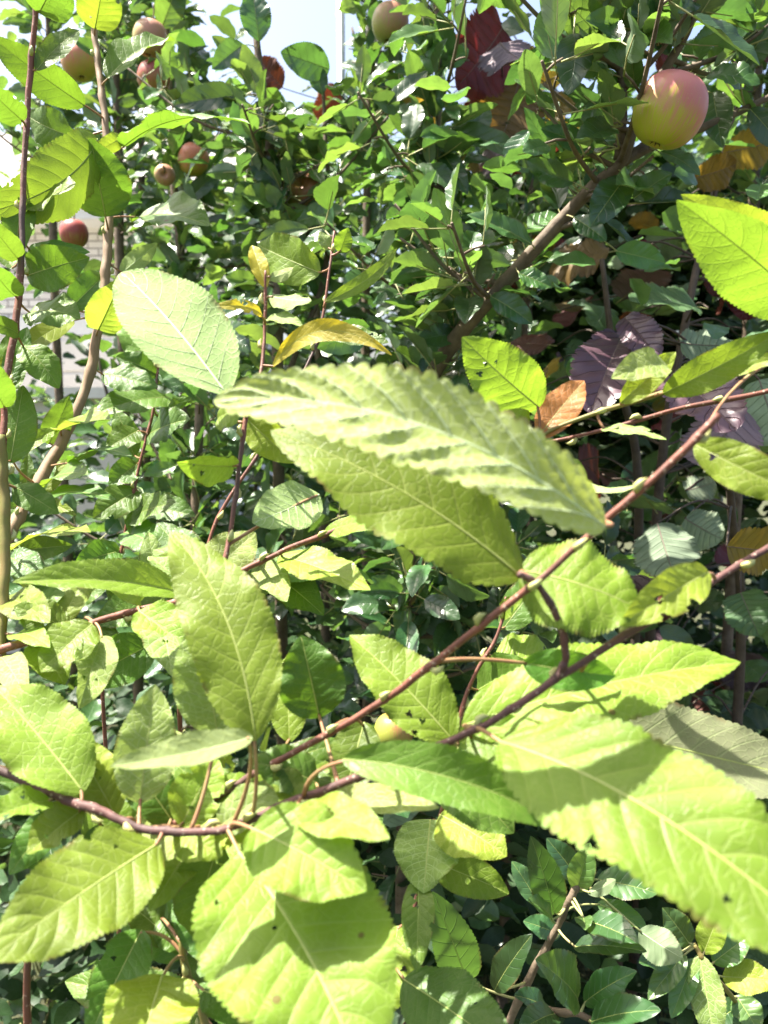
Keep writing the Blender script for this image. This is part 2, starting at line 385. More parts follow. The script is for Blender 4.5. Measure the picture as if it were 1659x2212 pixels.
STEM = {}
def stem(parent, key, px, r0, r1, bark, world_tail=(), name='stem', nodes=True, seg=9, store=True, bud=True):
    """px: list of (x, y, depth) from tip to foot in the picture; world_tail: further points down to the ground"""
    P = [at(*p) for p in px]; T = [Vector(p) for p in world_tail]
    if T:
        dr = (P[-1] - P[-2]).normalized(); g = (T[0] - P[-1]); a1 = P[-1] + dr * .05 + Vector((0, 0, -.02)); P += [a1, a1.lerp(T[0], .25), a1.lerp(T[0], .6)]
    pts = spline(P + T, 10)
    r = random.Random(len(pts) + len(STEM)); ph = r.uniform(0, 6)
    pts = [p + Vector((math.sin(i * .9 + ph), math.sin(i * 1.3 + 2 * ph), math.sin(i * .7 + 3 * ph))) * r0 * .13 for i, p in enumerate(pts)]
    STEM[key] = pts
    def rf(t):
        x = r0 + (r1 - r0) * t
        i_ = t * (len(pts) - 1); nd = math.exp(-((((i_ - 6 + 4.5) % 9) - 4.5) / .8) ** 2)
        return x * (1 + .07 * math.sin(23 * t + ph) + .05 * math.sin(61 * t) + .20 * nd)
    mb = MB(); mb.add(*tube(pts, r0, r1, seg, rfun=rf))
    o = mb.obj(name, M[bark], parent)
    if bud and nodes:
        for i in range(6, len(pts) - 3, 9):
            p = pts[i]; t = (pts[i - 1] - pts[i + 1]).normalized()
            sdir = t.cross(Vector((r.uniform(-1, 1), r.uniform(-1, 1), r.uniform(-1, 1)))).normalized()
            rad = rf(i / len(pts))
            bp = [p + sdir * rad * .6, p + sdir * (rad + .0016) + t * .002, p + sdir * (rad + .002) + t * .0045, p + sdir * (rad + .0012) + t * .007]
            bm = MB(); bm.add(*tube(bp, 0, 0, 6, rfun=lambda q: (.0012, .0019, .0014, .0002)[min(3, int(q * 3.01))]))
            bm.obj('bud', M['bud'], o)
    return o

# ------------------------------------------------------------------ the setting
M['soil'] = simple_mat('garden_soil', (.035, .028, .018), (.06, .075, .03), 9, .95, .8, dist=.02)
M['paving'] = simple_mat('paving', (.45, .42, .37), (.36, .33, .29), 3, .9, .3)
mb = MB(); mb.add([(-300, -40, 0), (300, -40, 0), (300, 500, 0), (-300, 500, 0)], [(0, 1, 2, 3)])
tag(mb.obj('ground', M['soil'], smooth=False), kind='structure')
mb = MB(); mb.add([(-6, 4.6, .004), (-1.2, 4.6, .004), (-1.2, 8.2, .004), (-6, 8.2, .004)], [(0, 1, 2, 3)])
tag(mb.obj('path', M['paving'], smooth=False), kind='structure')

# house behind the trees: pale brick, white trim, tiled roof
def brick_mat():
    m, nt, nodes, bs, out = newmat('pale_brick'); q = NT(nt)
    ob = q.n('ShaderNodeTexCoord').outputs['Object']
    s = q.n('ShaderNodeSeparateXYZ', inp={0: ob})
    cb = q.n('ShaderNodeCombineXYZ', inp={0: q.math('ADD', s.outputs[0], s.outputs[1]), 1: s.outputs[2]})
    br = q.n('ShaderNodeTexBrick', inp={'Vector': cb.outputs[0], 'Scale': 1.0, 'Mortar Size': .008, 'Brick Width': .22, 'Row Height': .075, 'Color1': (.80, .77, .73, 1), 'Color2': (.72, .68, .64, 1), 'Mortar': (.30, .27, .25, 1)})
    nt.links.new(br.outputs[0], bs.inputs['Base Color']); bs.inputs['Roughness'].default_value = .9
    bp = q.n('ShaderNodeBump', inp={'Strength': .6, 'Distance': .01, 'Height': q.math('SUBTRACT', 1.0, br.outputs[1])}); nt.links.new(bp.outputs[0], bs.inputs['Normal'])
    return m
M['brick'] = brick_mat()
M['white'] = simple_mat('white_paint', (.78, .78, .76), (.70, .70, .68), 4, .5, .05)
M['roof'] = simple_mat('roof_tile', (.34, .32, .30), (.24, .22, .21), 7, .85, .4)
M['glass'], _nt, _n, _b, _o = newmat('window_glass'); _b.inputs['Base Color'].default_value = (.05, .07, .09, 1); _b.inputs['Roughness'].default_value = .05
M['door'] = simple_mat('door_pale', (.78, .74, .68), (.70, .66, .60), 6, .6, .1)
HY = 8.4
hs = thing('house', (-4.5, HY, 0), 'pale brick house with white fascia and grey tiled roof behind the leaves', 'house')
mb = MB(); mb.box((-8.5, HY, 0), (-1.9, HY + 6, 3.3)); mb.obj('wall', M['brick'], hs, smooth=False)
mb = MB(); mb.box((-8.9, HY - .42, 3.28), (-1.55, HY - .39, 3.50)); fa = mb.obj('fascia', M['white'], hs, smooth=False)
mb = MB(); mb.box((-8.9, HY - .38, 3.28), (-1.55, HY + .02, 3.31)); mb.obj('soffit', M['white'], fa, smooth=False)
mb = MB(); mb.add(*tube([Vector((-8.9, HY - .47, 3.47)), Vector((-1.55, HY - .47, 3.47))], .055, seg=10)); mb.obj('gutter', M['white'], hs)
rf_ = MB(); rf_.add([(-8.9, HY - .45, 3.52), (-1.5, HY - .45, 3.52), (-1.5, HY + 3, 5.2), (-8.9, HY + 3, 5.2), (-1.5, HY + 6.4, 3.52), (-8.9, HY + 6.4, 3.52)], [(0, 1, 2, 3), (3, 2, 4, 5)])
roof = rf_.obj('roof', M['roof'], hs, smooth=False)
sl = math.atan2(1.68, 3.45)
tile = MB(); tile.box((-.16, 0, 0), (.16, .36, .022)); tme = mesh('tile', tile.v, tile.f, [M['roof']], smooth=False)
for r_ in range(7):
    for c_ in range(22):
        o = bpy.data.objects.new('tile', tme)
        x = -8.7 + c_ * .33 + (r_ % 2) * .16
        place(o, Matrix.Translation((x, HY - .47 + r_ * .29 * math.cos(sl), 3.535 + r_ * .29 * math.sin(sl))) @ Matrix.Rotation(sl - .03, 4, 'X'), roof)
# white garage door lintel, window
mb = MB(); mb.box((-5.6, HY - .03, 2.18), (-2.7, HY + .01, 2.36)); mb.obj('lintel', M['white'], hs, smooth=False)
dr = MB(); dr.box((-5.5, HY - .012, 0), (-2.8, HY + .01, 2.175)); dro = dr.obj('garage_door', M['door'], hs, smooth=False)
pm = MB(); pm.box((-1.33, -.018, 0), (1.33, 0, .32)); pme = mesh('panel', pm.v, pm.f, [M['door']], smooth=False)
for i in range(6):
    place(bpy.data.objects.new('panel', pme), Matrix.Translation((-4.15, HY - .013, .03 + i * .355)), dro)
wn = MB(); wn.box((-7.6, HY - .01, 1.0), (-6.2, HY + .01, 2.2)); wo = wn.obj('window', M['glass'], hs, smooth=False)
wf = MB()
for lo, hi in (((-7.66, HY - .05, .94), (-7.59, HY + .0, 2.26)), ((-6.21, HY - .05, .94), (-6.14, HY, 2.26)), ((-7.59, HY - .05, .94), (-6.21, HY, 1.01)), ((-7.59, HY - .05, 2.19), (-6.21, HY, 2.26)), ((-6.93, HY - .05, 1.01), (-6.87, HY, 2.19))): wf.box(lo, hi)
wf.obj('frame', M['white'], wo, smooth=False)

# low garden wall with pale coping and a timber fence run, left
gw = thing('garden_wall', (-2.6, 4.4, 0), 'low pale rendered garden wall with tan coping behind the red poplar stems', 'wall')
M['render'] = simple_mat('render_pale', (.72, .67, .60), (.62, .58, .52), 12, .9, .3)
mb = MB(); mb.box((-5.5, 4.35, 0), (-1.45, 4.5, 1.50)); mb.obj('wall', M['render'], gw, smooth=False)
cp = MB(); cp.box((-.3, -.14, 0), (.3, .14, .06)); cme = mesh('coping', cp.v, cp.f, [M['door']], smooth=False)
for i in range(7):
    place(bpy.data.objects.new('coping', cme), Matrix.Translation((-5.2 + i * .606, 4.425, 1.482)), gw)

# slim galvanised posts
M['galv'], _nt, _n, _b, _o = newmat('galvanised'); _b.inputs['Base Color'].default_value = (.42, .45, .48, 1); _b.inputs['Metallic'].default_value = .7; _b.inputs['Roughness'].default_value = .45
def post(px, d, top, label):
    p = at(px, 300, d); t = thing('garden_post', (p.x, p.y, 0), label, 'post', 'slim metal garden posts')
    mb = MB(); mb.add(*tube([Vector((p.x, p.y, -.2)), Vector((p.x, p.y, top))], .011, seg=12)); mb.obj('shaft', M['galv'], t)
    mb = MB(); mb.add(*tube([Vector((p.x, p.y, top - .002)), Vector((p.x, p.y, top + .02))], .013, .010, seg=12)); mb.obj('cap', M['galv'], t)
    for z in (1.2, 1.75, 2.2):
        mb = MB(); mb.add(*tube([Vector((p.x, p.y, z)), Vector((p.x, p.y, z + .018))], .0128, seg=12)); mb.obj('collar', M['galv'], t)
post(738, 2.1, 2.9, 'slim grey metal post against the open sky gap')
post(1603, 2.6, 2.35, 'slim grey metal post among the yellowed hazel leaves')

# ------------------------------------------------------------------ apple trees
def leaf_variant(kind, seed, L=.072, W=.040, mats=(), pet=.022, nper=3, across=(0, .3, .6, .85, 1.0), fold=None, petmat='petg', lo=False):
    r = random.Random(seed)
    V, F, UV, G = blade(kind, L, W, nper=nper, across=across, teeth=(11 if kind == 'apl' else 12), bend=r.uniform(-.004, .004), arch=r.uniform(-.02, .11), fold=r.uniform(6, 32) if fold is None else fold, curl=r.uniform(-.16, .06), wave=r.uniform(.02, .06), quilt=.02, twist=r.uniform(-18, 18), seed=seed, tooth=1.2)
    V = V + np.array([0, pet, 0])
    pv, pf = tube([Vector((0, 0, -.002)), Vector((0, pet * .5, -.001)), Vector((0, pet + .004, 0)), Vector((0, pet + L * .5, G[len(G) // 2, len(across) - 1][2]))], .0011, .0006, 4)
    o = len(V); Vf = np.vstack([V, np.array([tuple(p) for p in pv])])
    Ff = [tuple(int(i) for i in f) for f in F] + [tuple(i + o for i in f) for f in pf]
    UVf = np.vstack([UV, np.zeros((len(pv), 2)) + [.5, .5]])
    mi = [0] * len(F) + [1] * len(pf)
    return [mesh('leaf', Vf, Ff, [M[m], M[petmat]], uv=UVf, mi=mi) for m in mats]
APL = [leaf_variant('apl', 100 + i, L=random.uniform(.050, .070), W=random.uniform(.028, .039), mats=('apple', 'apple2', 'applea')) for i in range(12)]

def leaf_matrix(p, d, up, roll):
    d = d.normalized(); n = up - d * up.dot(d)
    if n.length < .05: n = Vector((1, 0, 0)).cross(d)
    n.normalize(); n.rotate(Matrix.Rotation(roll, 3, d)); s = d.cross(n)
    Mx = Matrix((s, d, n)).transposed().to_4x4(); Mx.translation = p; return Mx
def clear(p):
    """open air: the gap to the sky between the leaders and the view past them to the house"""
    x, y, d = proj(p)
    if ((x - 645) / 118) ** 2 + ((y - 75) / 150) ** 2 < 1 and random.random() < .97: return False
    if x < 232 and (430 < y < 560 or 640 < y < 720 or 775 < y < 850) and random.random() < .55: return False
    for ax_, ay_, ar_, ad_ in ((1446, 232, 105, .86), (172, 132, 28, 1.5), (324, 82, 30, 1.46), (843, 50, 34, 1.35), (658, 418, 40, 1.33), (850, 1582, 55, .97), (1052, 120, 88, 1.3), (1092, 262, 60, 1.3)):
        if d < ad_ and (x - ax_) ** 2 + (y - ay_) ** 2 < ar_ ** 2: return False
    if d < .93:                                   # the crooked limb is bare on the side of the view
        for (x0, y0), (x1, y1) in zip(LIMB, LIMB[1:]):
            t_ = max(0, min(1, ((x - x0) * (x1 - x0) + (y - y0) * (y1 - y0)) / ((x1 - x0) ** 2 + (y1 - y0) ** 2)))
            if (x - x0 - t_ * (x1 - x0)) ** 2 + (y - y0 - t_ * (y1 - y0)) ** 2 < 52 ** 2 and random.random() < .9: return False
    return True
LIMB = [(1480, 75), (1385, 235), (1345, 345), (1245, 440), (1172, 520), (1085, 615), (1000, 712)]
NLEAF = 0
def put_leaf(parent, p, d, up, roll, scale, mixw=(.5, .3, .2), lib=APL):
    global NLEAF
    me = random.choice(lib); me = random.choices(me, mixw[:len(me)])[0]
    o = bpy.data.objects.new('leaf', me); NLEAF += 1
    place(o, leaf_matrix(p, d, up, roll) @ Matrix.Scale(scale, 4), parent); return o
def rdir(el0=-.3, el1=.8, toward=None, pull=0.):
    a = random.uniform(0, 2 * math.pi); e = random.uniform(el0, el1)
    d = Vector((math.cos(a) * math.cos(e), math.sin(a) * math.cos(e), math.sin(e)))
    if toward: d = (d + toward * pull).normalized()
    return d
def rosette(parent, mb, p, d, n, scale, mixw, rtw=.0016, length=.03, lib=APL):
    tip = p + d * length
    pts = [p, p + d * length * .5 + Vector((0, 0, length * .08)), tip]
    mb.add(*tube(pts, rtw, rtw * .8, 5))
    a0 = random.uniform(0, 6)
    side = d.orthogonal().normalized()
    for i in range(n):
        a = a0 + i * 2.4; q = side.copy(); q.rotate(Matrix.Rotation(a, 3, d))
        ld = (q + d * random.uniform(.2, 1.1) + Vector((0, 0, random.uniform(-.25, .35)))).normalized()
        c = tip + ld * .05
        if not clear(c): continue
        up = (Vector((0, 0, 1)) * .75 + rdir() * .55 - CF * .28).normalized()
        put_leaf(parent, tip - d * random.uniform(0, length * .6), ld, up, random.gauss(0, .45), scale * random.uniform(.72, 1.2), mixw, lib)
def poly_at(pts, t):
    i = t * (len(pts) - 1); i0 = min(int(i), len(pts) - 2); return pts[i0].lerp(pts[i0 + 1], i - i0), (pts[i0 + 1] - pts[i0]).normalized()
def leaf_mass(name, n, sampler, size, mats, parent=None, kind='stuff'):
    TV = [blade('apl', 1, .56, nper=2, across=(0, .6, 1.0), teeth=5, arch=random.uniform(-.02, .1), fold=random.uniform(5, 30), curl=random.uniform(-.1, .1), wave=.05, twist=random.uniform(-15, 15), seed=900 + i, tooth=.8) for i in range(6)]
    TF = [tuple(int(a) for a in f) for f in TV[0][1]]; NVT = len(TV[0][0]); TUV = TV[0][2]
    V = []; F = []; UV = []; mi = []
    for i in range(n):
        p = sampler()
        if p is None: continue
        Mx = np.array(leaf_matrix(p, rdir(-.6, .5), Vector((0, 0, 1)) + rdir() * .7 - CF * .2, random.gauss(0, .5))); s = size * random.uniform(.6, 1.3)
        T = random.choice(TV)[0]; o = len(V) * NVT; V.append(T * s @ Mx[:3, :3].T + Mx[:3, 3]); F += [tuple(a + o for a in f) for f in TF]; UV.append(TUV); mi += [random.randrange(len(mats))] * len(TF)
    o = bpy.data.objects.new(name, mesh(name, np.vstack(V), F, [M[m] for m in mats], uv=np.vstack(UV), mi=mi))
    place(o, Matrix.Identity(4), parent); tag(o, kind=kind); return o
TREE = {}
def apple_tree(label, leaders, nbr, blen, mixw=(.5, .3, .2), dens=1.0, zr=(.25, 1.0), scale=1.0, limit=296, extra=420, back=0.3, group='young apple trees in the row'):
    """leaders: list of (world point list from top to foot, r_top, r_foot)"""
    global NLEAF
    foot = leaders[0][0][-1]
    t = thing('apple_tree', (foot.x, foot.y, 0), label, 'apple tree', group)
    n0 = NLEAF
    for li, (P, ra, rb) in enumerate(leaders):
        pts = spline(P, 8); ph = random.uniform(0, 6)
        mb = MB(); mb.add(*tube(pts, ra, rb, 9, rfun=lambda s: (ra + (rb - ra) * s) * (1 + .10 * math.sin(31 * s + ph) * math.sin(13 * s) + .12 * max(0, math.sin(57 * s + ph)) ** 8)))
        mb.obj('trunk' if li == 0 else 'limb', M['appbark'], t)
        STEM.setdefault(label, []).extend(pts); TREE[label] = t
        Ltot = sum((pts[i + 1] - pts[i]).length for i in range(len(pts) - 1))
        m = int(Ltot / .034 * dens)
        for i in range(m):
            s = (i + random.random()) / m
            p, tg = poly_at(pts, s)
            if p.z < .45 or NLEAF - n0 > limit or not clear(p): continue
            sp = MB(); rosette(t, sp, p, rdir(-.1, .9), random.choice((3, 4, 5)), scale, mixw, length=random.uniform(.012, .05)); sp.obj('spur', M['appbark'], t)
        for i in range(nbr if li == 0 else nbr // 2):
            s = random.uniform(*zr); p, tg = poly_at(pts, s)
            if p.z < .3 or NLEAF - n0 > limit: continue
            d = rdir(-.05, .55); L = blen * random.uniform(.5, 1.2)
            if not clear(p + d * L + Vector((0, 0, L * .3))): continue
            c = [p, p + d * L * .5 + Vector((0, 0, L * .05)), p + d * L + Vector((0, 0, L * .30))]
            bp = spline(c, 6); mb = MB(); mb.add(*tube(bp, .0034, .0016, 6))
            k = int(L / .028 * dens)
            for j in range(k):
                q, tg = poly_at(bp, (j + .7) / k)
                rosette(t, mb, q, rdir(-.2, .8), random.choice((2, 3, 4)), scale, mixw, length=random.uniform(.008, .03))
            mb.obj('branch', M['appbark'], t)
    if extra:
        LP = STEM[label]
        def es_():
            p = random.choice(LP) + Vector((random.gauss(0, .16), random.gauss(.05, .14), random.gauss(0, .12)))
            return p if p.z > .5 and proj(p)[2] > LP[0].y - .02 and clear(p) else None
        leaf_mass('foliage', extra, es_, .056, ('apple', 'apple', 'apple2', 'applea'), t)
    return t
def px(*L): return [at(*p) for p in L]
def down(P, x=None, y=None):
    q = P[-1]; return P + [Vector((q.x if x is None else x, q.y if y is None else y, q.z * .45)), Vector((q.x if x is None else x, (q.y if y is None else y) + .03, -.05))]
apple_tree('apple tree with a slim upright leader beside the blushing pair of apples', [(down(px((352, -80, 1.5), (365, 150, 1.5), (375, 400, 1.5), (395, 620, 1.5), (400, 900, 1.5))), .0045, .011)], 13, .26)
apple_tree('apple tree with a dark leader right behind the tan poplar stem', [(down(px((250, -120, 1.75), (250, 100, 1.75), (255, 300, 1.75), (262, 700, 1.75))), .006, .014)], 13, .30, limit=240)
apple_tree('apple tree whose grey whip rises along the open sky gap', [(down(px((548, -60, 1.25), (552, 60, 1.25), (565, 180, 1.25), (577, 280, 1.25), (592, 420, 1.25), (602, 560, 1.26), (600, 900, 1.28))), .004, .012), (px((697, 170, 1.32), (703, 300, 1.32), (710, 420, 1.32), (700, 600, 1.32), (640, 760, 1.30), (603, 880, 1.28)), .0028, .006)], 14, .24)
apple_tree('apple tree carrying the striped green and bronze apple on its leader', [(down(px((800, -90, 1.65), (800, 120, 1.65), (795, 300, 1.65), (790, 700, 1.66))), .005, .012)], 15, .27)
apple_tree('apple tree with a straight brown whip beside the dark red hazel leaf', [(down(px((940, -90, 1.15), (945, 60, 1.15), (948, 250, 1.15), (953, 420, 1.15), (950, 600, 1.16), (930, 900, 1.2))), .0042, .011)], 14, .22)
apple_tree('apple tree with a thick crooked limb carrying the big pink blushed apple', [
    (down(px((1530, -90, .82), (1482, 70, .84), (1385, 235, .86), (1345, 345, .87), (1300, 388, .88), (1245, 440, .89), (1172, 520, .90), (1085, 615, .92), (1000, 712, .95), (930, 820, 1.0), (880, 960, 1.06))), .0042, .0125),
    (px((1330, -90, .84), (1337, 100, .85), (1346, 230, .86), (1336, 345, .875)), .0035, .0055),
    (px((1600, -110, .93), (1540, 50, .93), (1490, 170, .92), (1420, 290, .89), (1345, 350, .875)), .0055, .007),
    (px((1700, 190, .90), (1600, 240, .89), (1520, 275, .88), (1400, 320, .88), (1330, 362, .875)), .0035, .006),
    ], 14, .17, dens=.95, zr=(.05, .62), extra=200)
apple_tree('bushy apple tree in the shade below the crooked limb', [(down(px((1150, 350, 1.5), (1140, 600, 1.5), (1120, 900, 1.5), (1110, 1200, 1.5))), .005, .013)], 16, .30, mixw=(.5, .15, .35))
apple_tree('apple tree behind the double young poplar tips', [(down(px((690, 200, 1.95), (680, 500, 1.95), (690, 800, 1.95), (700, 1100, 1.95))), .006, .015)], 18, .34, mixw=(.55, .2, .25))
apple_tree('leafy apple tree low behind the red poplar stem', [(down(px((430, 700, 1.15), (430, 900, 1.15), (420, 1200, 1.15), (420, 1400, 1.15))), .005, .012)], 16, .26, mixw=(.55, .25, .2))
apple_tree('low apple tree in deep shade around the small yellow green apple', [(down(px((880, 1050, 1.05), (880, 1250, 1.05), (870, 1500, 1.05))), .005, .011)], 16, .24, mixw=(.4, .15, .45))
apple_tree('apple tree filling the corner above the yellow tinged hazel leaves', [(down(px((1640, -150, 1.5), (1640, 100, 1.5), (1630, 350, 1.5), (1620, 600, 1.5))), .006, .013)], 13, .28, limit=200)

apple_tree('apple tree beyond the slim red poplar shoot, its leaves against the sky', [(down(px((105, -150, 1.9), (105, 100, 1.9), (110, 300, 1.9), (125, 800, 1.9))), .006, .014)], 26, .36, dens=.9, extra=1100)
apple_tree('apple tree between the house and the orange blushed apple', [(down(px((300, -150, 2.15), (300, 100, 2.15), (305, 300, 2.15), (310, 800, 2.15))), .006, .014)], 16, .38, dens=.9)
# larger leaves one can pick out on the apple trees
def AH(key, d, rows):
    lab = next(k for k in TREE if key in k)
    for b, t_, wd, k, mat, side, *dd in rows:
        q = min(STEM[lab], key=lambda p: (proj(p)[0] - b[0]) ** 2 + (proj(p)[1] - b[1]) ** 2)
        dq = (proj(q)[2] if d is None else d) - .02
        hero_leaf(TREE[lab], lab, b, t_, wd, dq, dq - .02 + random.uniform(-.02, .02), k=k, mat=mat, side=side, kind='apl', petmat='petg', fold=random.uniform(10, 24), quilt=.02, wave=.05, veins=1, arch=random.uniform(.02, .09), teeth=24, petr=.0008)
AH('thick crooked limb', None, [((1315, 100), (1212, -12), 88, -.1, 'apple2', 't'), ((1456, 102), (1486, -36), 46, .2, 'apple2', 'u'), ((1560, 58), (1712, 8), 74, -.05, 'apple2', 't'), ((1522, 150), (1612, 88), 48, .4, 'apple2', 't'),
    ((1425, 328), (1512, 380), 32, .55, 'apple2', 't'), ((1368, 430), (1452, 374), 54, .3, 'apple2', 't'), ((1350, 385), (1274, 492), 78, .1, 'applea', 't'), ((1330, 542), (1438, 568), 58, .25, 'apple2', 't'),
    ((1150, 528), (1008, 464), 42, .5, 'apple', 't'), ((1195, 348), (1132, 232), 42, .3, 'apple', 't'), ((1282, 326), (1168, 278), 46, .35, 'apple', 't'), ((1302, 158), (1184, 148), 46, .35, 'apple2', 't'),
    ((1600, 150), (1660, 60), 70, .1, 'apple', 't'), ((1540, 200), (1560, 320), 70, .0, 'apple', 't'), ((1620, 235), (1700, 330), 60, .3, 'apple', 't'), ((1372, 190), (1360, 100), 46, .2, 'apple2', 't'), ((1380, 90), (1420, -20), 70, .0, 'apple', 't'), ((1400, 420), (1330, 400), 40, .5, 'apple2', 't'), ((1240, 470), (1310, 520), 46, .3, 'apple', 't'), ((1060, 640), (1150, 700), 56, .3, 'applea', 't'), ((1120, 590), (1190, 620), 40, .4, 'apple2', 't')])
AH('straight brown whip', None, [((968, 282), (1132, 342), 50, .4, 'apple2', 't'), ((956, 146), (1012, 106), 46, .2, 'apple2', 't'), ((940, 400), (860, 360), 44, .4, 'apple', 't'), ((955, 330), (1010, 420), 46, .3, 'apple', 't'), ((945, 90), (880, 60), 50, .2, 'apple', 't'), ((950, 480), (1040, 520), 44, .4, 'apple', 't'), ((945, 560), (860, 600), 50, .4, 'apple', 't')])
AH('along the open sky gap', None, [((530, 205), (375, 228), 56, .3, 'apple', 't'), ((526, 96), (458, 150), 56, .2, 'apple', 't'), ((712, 150), (606, 112), 74, .05, 'apple', 't'), ((697, 205), (680, 140), 44, 0., 'apple', 't'), ((715, 270), (800, 235), 46, .35, 'apple2', 't'), ((640, 480), (745, 452), 46, .35, 'apple2', 't'), ((560, 90), (545, -20), 70, .0, 'apple', 't'), ((590, 440), (520, 420), 46, .4, 'apple2', 't'), ((570, 270), (620, 300), 44, .2, 'apple2', 't'), ((600, 395), (540, 340), 56, .2, 'applea', 't')])
AH('blushing pair', None, [((348, 62), (388, -44), 66, -.1, 'apple2', 't'), ((347, 176), (372, 100), 50, -.1, 'apple2', 't'), ((400, 440), (486, 358), 40, .3, 'apple', 't'), ((380, 345), (372, 300), 40, .1, 'apple2', 't'), ((395, 520), (470, 500), 60, .2, 'apple', 't'), ((375, 450), (300, 420), 50, .2, 'apple', 't')])
# unseen canopy above the view, added further down to shade the right side
# ------------------------------------------------------------------ hazel
HZ = [leaf_variant('haz', 300 + i, L=.105, W=.092, mats=('hzr', 'hzp', 'hzo', 'hzg'), pet=.018, nper=6, across=(0, .25, .5, .75, .9, 1.0), fold=random.uniform(4, 16)) for i in range(6)]
def hazel(label, stems, leaves, n, box, mixw):
    foot = stems[0][-1]
    t = thing('hazel_bush', (foot.x, foot.y, 0), label, 'hazel bush')
    ST = []
    for P in stems:
        pts = spline(P, 8); ST += pts
        mb = MB(); mb.add(*tube(pts, .004, .011, 8)); mb.obj('stem', M['hzbark'], t)
    def twig_to(p):
        q = min(ST, key=lambda s: (s - p).length + max(0, (s.z - p.z)) * .6)
        if (q - p).length > .012:
            mb = MB(); mb.add(*tube(spline([q, q.lerp(p, .5) + Vector((0, 0, .02)), p], 5), .0022, .0012, 5)); mb.obj('twig', M['hzbark'], t)
    for (b, tp, wd, db, dt, k, mat, side, kw) in leaves:
        o = hero_leaf(t, None, b, tp, wd, db, dt, k=k, mat=mat, side=side, kind='haz', veins=1, nper=6, quilt=.045, wave=.06, **kw)
        twig_to(at(*b, db))
    x0, x1, y0, y1, d0, d1 = box
    for i in range(n):
        p = at(random.uniform(x0, x1), random.uniform(y0, y1), random.uniform(d0, d1))
        if not clear(p): continue
        twig_to(p)
        put_leaf(t, p, rdir(-.7, .4), (Vector((0, 0, 1)) + rdir() * .6 - CF * .3), random.gauss(0, .4), random.uniform(.6, 1.1), mixw, HZ)
    return t
hazel('tall hazel bush with dark red and bronze leaves behind the apple whips',
      [down(px((1060, -60, 1.75), (1080, 200, 1.75), (1110, 500, 1.75), (1150, 800, 1.8))), down(px((760, 60, 2.2), (800, 200, 2.2), (900, 500, 2.2), (1000, 800, 2.2)))],
      [((1085, 60), (985, 190), 150, 1.30, 1.24, -.25, 'hzr', 't', {'fold': 10}), ((1085, 80), (1060, 190), 130, 1.32, 1.36, -.2, 'hzr', 't', {}),
       ((1080, 92), (1125, 128), 95, 1.18, 1.14, .55, 'hzp', 'u', {}), ((1120, 180), (1075, 330), 140, 1.34, 1.30, -.2, 'hzo', 't', {}),
       ((1050, 320), (1095, 365), 80, 1.30, 1.28, .1, 'hzp', 'u', {}), ((735, 200), (680, 250), 70, 1.9, 1.88, -.3, 'hzr', 't', {}),
       ((860, 215), (940, 270), 70, 1.8, 1.78, -.3, 'hzo', 't', {}), ((610, 190), (560, 130), 60, 1.9, 1.9, -.2, 'hzr', 't', {})],
      38, (930, 1250, 120, 700, 1.45, 2.1), (.35, .1, .35, .2))
hazel('purple leaved hazel bush in the shade beside the long poplar twig',
      [down(px((1640, 60, 1.45), (1560, 350, 1.4), (1480, 700, 1.3), (1420, 1100, 1.3))), down(px((1300, 560, 1.2), (1330, 800, 1.2), (1380, 1100, 1.25))), down(px((1560, 820, 1.0), (1580, 1100, 1.1), (1600, 1400, 1.2)))],
      [((1345, 725), (1275, 895), 140, .92, .84, .40, 'hzp', 't', {'fold': 14}), ((1350, 685), (1420, 775), 75, .90, .86, .3, 'hzp', 't', {}),
       ((1450, 810), (1590, 930), 120, .84, .76, .5, 'hzp', 't', {}), ((1600, 880), (1520, 1010), 150, .88, .84, .3, 'hzp', 'u', {}), ((1640, 820), (1690, 960), 120, .9, .86, .3, 'hzg', 'u', {}),
       ((1470, 740), (1590, 745), 80, .95, .95, .4, 'hzg', 'u', {}),
       ((1420, 1130), (1455, 1240), 130, .95, .90, .25, 'hzg', 'u', {}), ((1480, 1120), (1560, 1165), 90, 1.0, .98, .3, 'hzg', 'u', {}), ((1480, 1060), (1545, 1040), 60, 1.05, 1.05, .4, 'hzg', 'u', {}),
       ((1570, 1180), (1690, 1190), 100, .8, .8, -.2, 'hzo', 't', {}), ((1600, 1280), (1640, 1375), 95, 1.05, 1.0, .0, 'hzg', 't', {}),
       ((1560, 330), (1690, 300), 80, 1.3, 1.3, -.25, 'hzo', 't', {}), ((1500, 385), (1590, 355), 70, 1.3, 1.3, -.25, 'hzo', 't', {}),
       ((1430, 170), (1475, 120), 90, 1.3, 1.3, -.1, 'hzr', 't', {}), ((1640, 120), (1680, 90), 80, 1.3, 1.3, -.1, 'hzr', 't', {}),
       ((1600, 520), (1540, 640), 100, 1.4, 1.4, .0, 'hzr', 't', {}), ((1640, 600), (1600, 690), 100, 1.4, 1.4, .0, 'hzr', 't', {})],
      120, (1130, 1720, 480, 1600, 1.2, 1.9), (.25, .08, .12, .55))

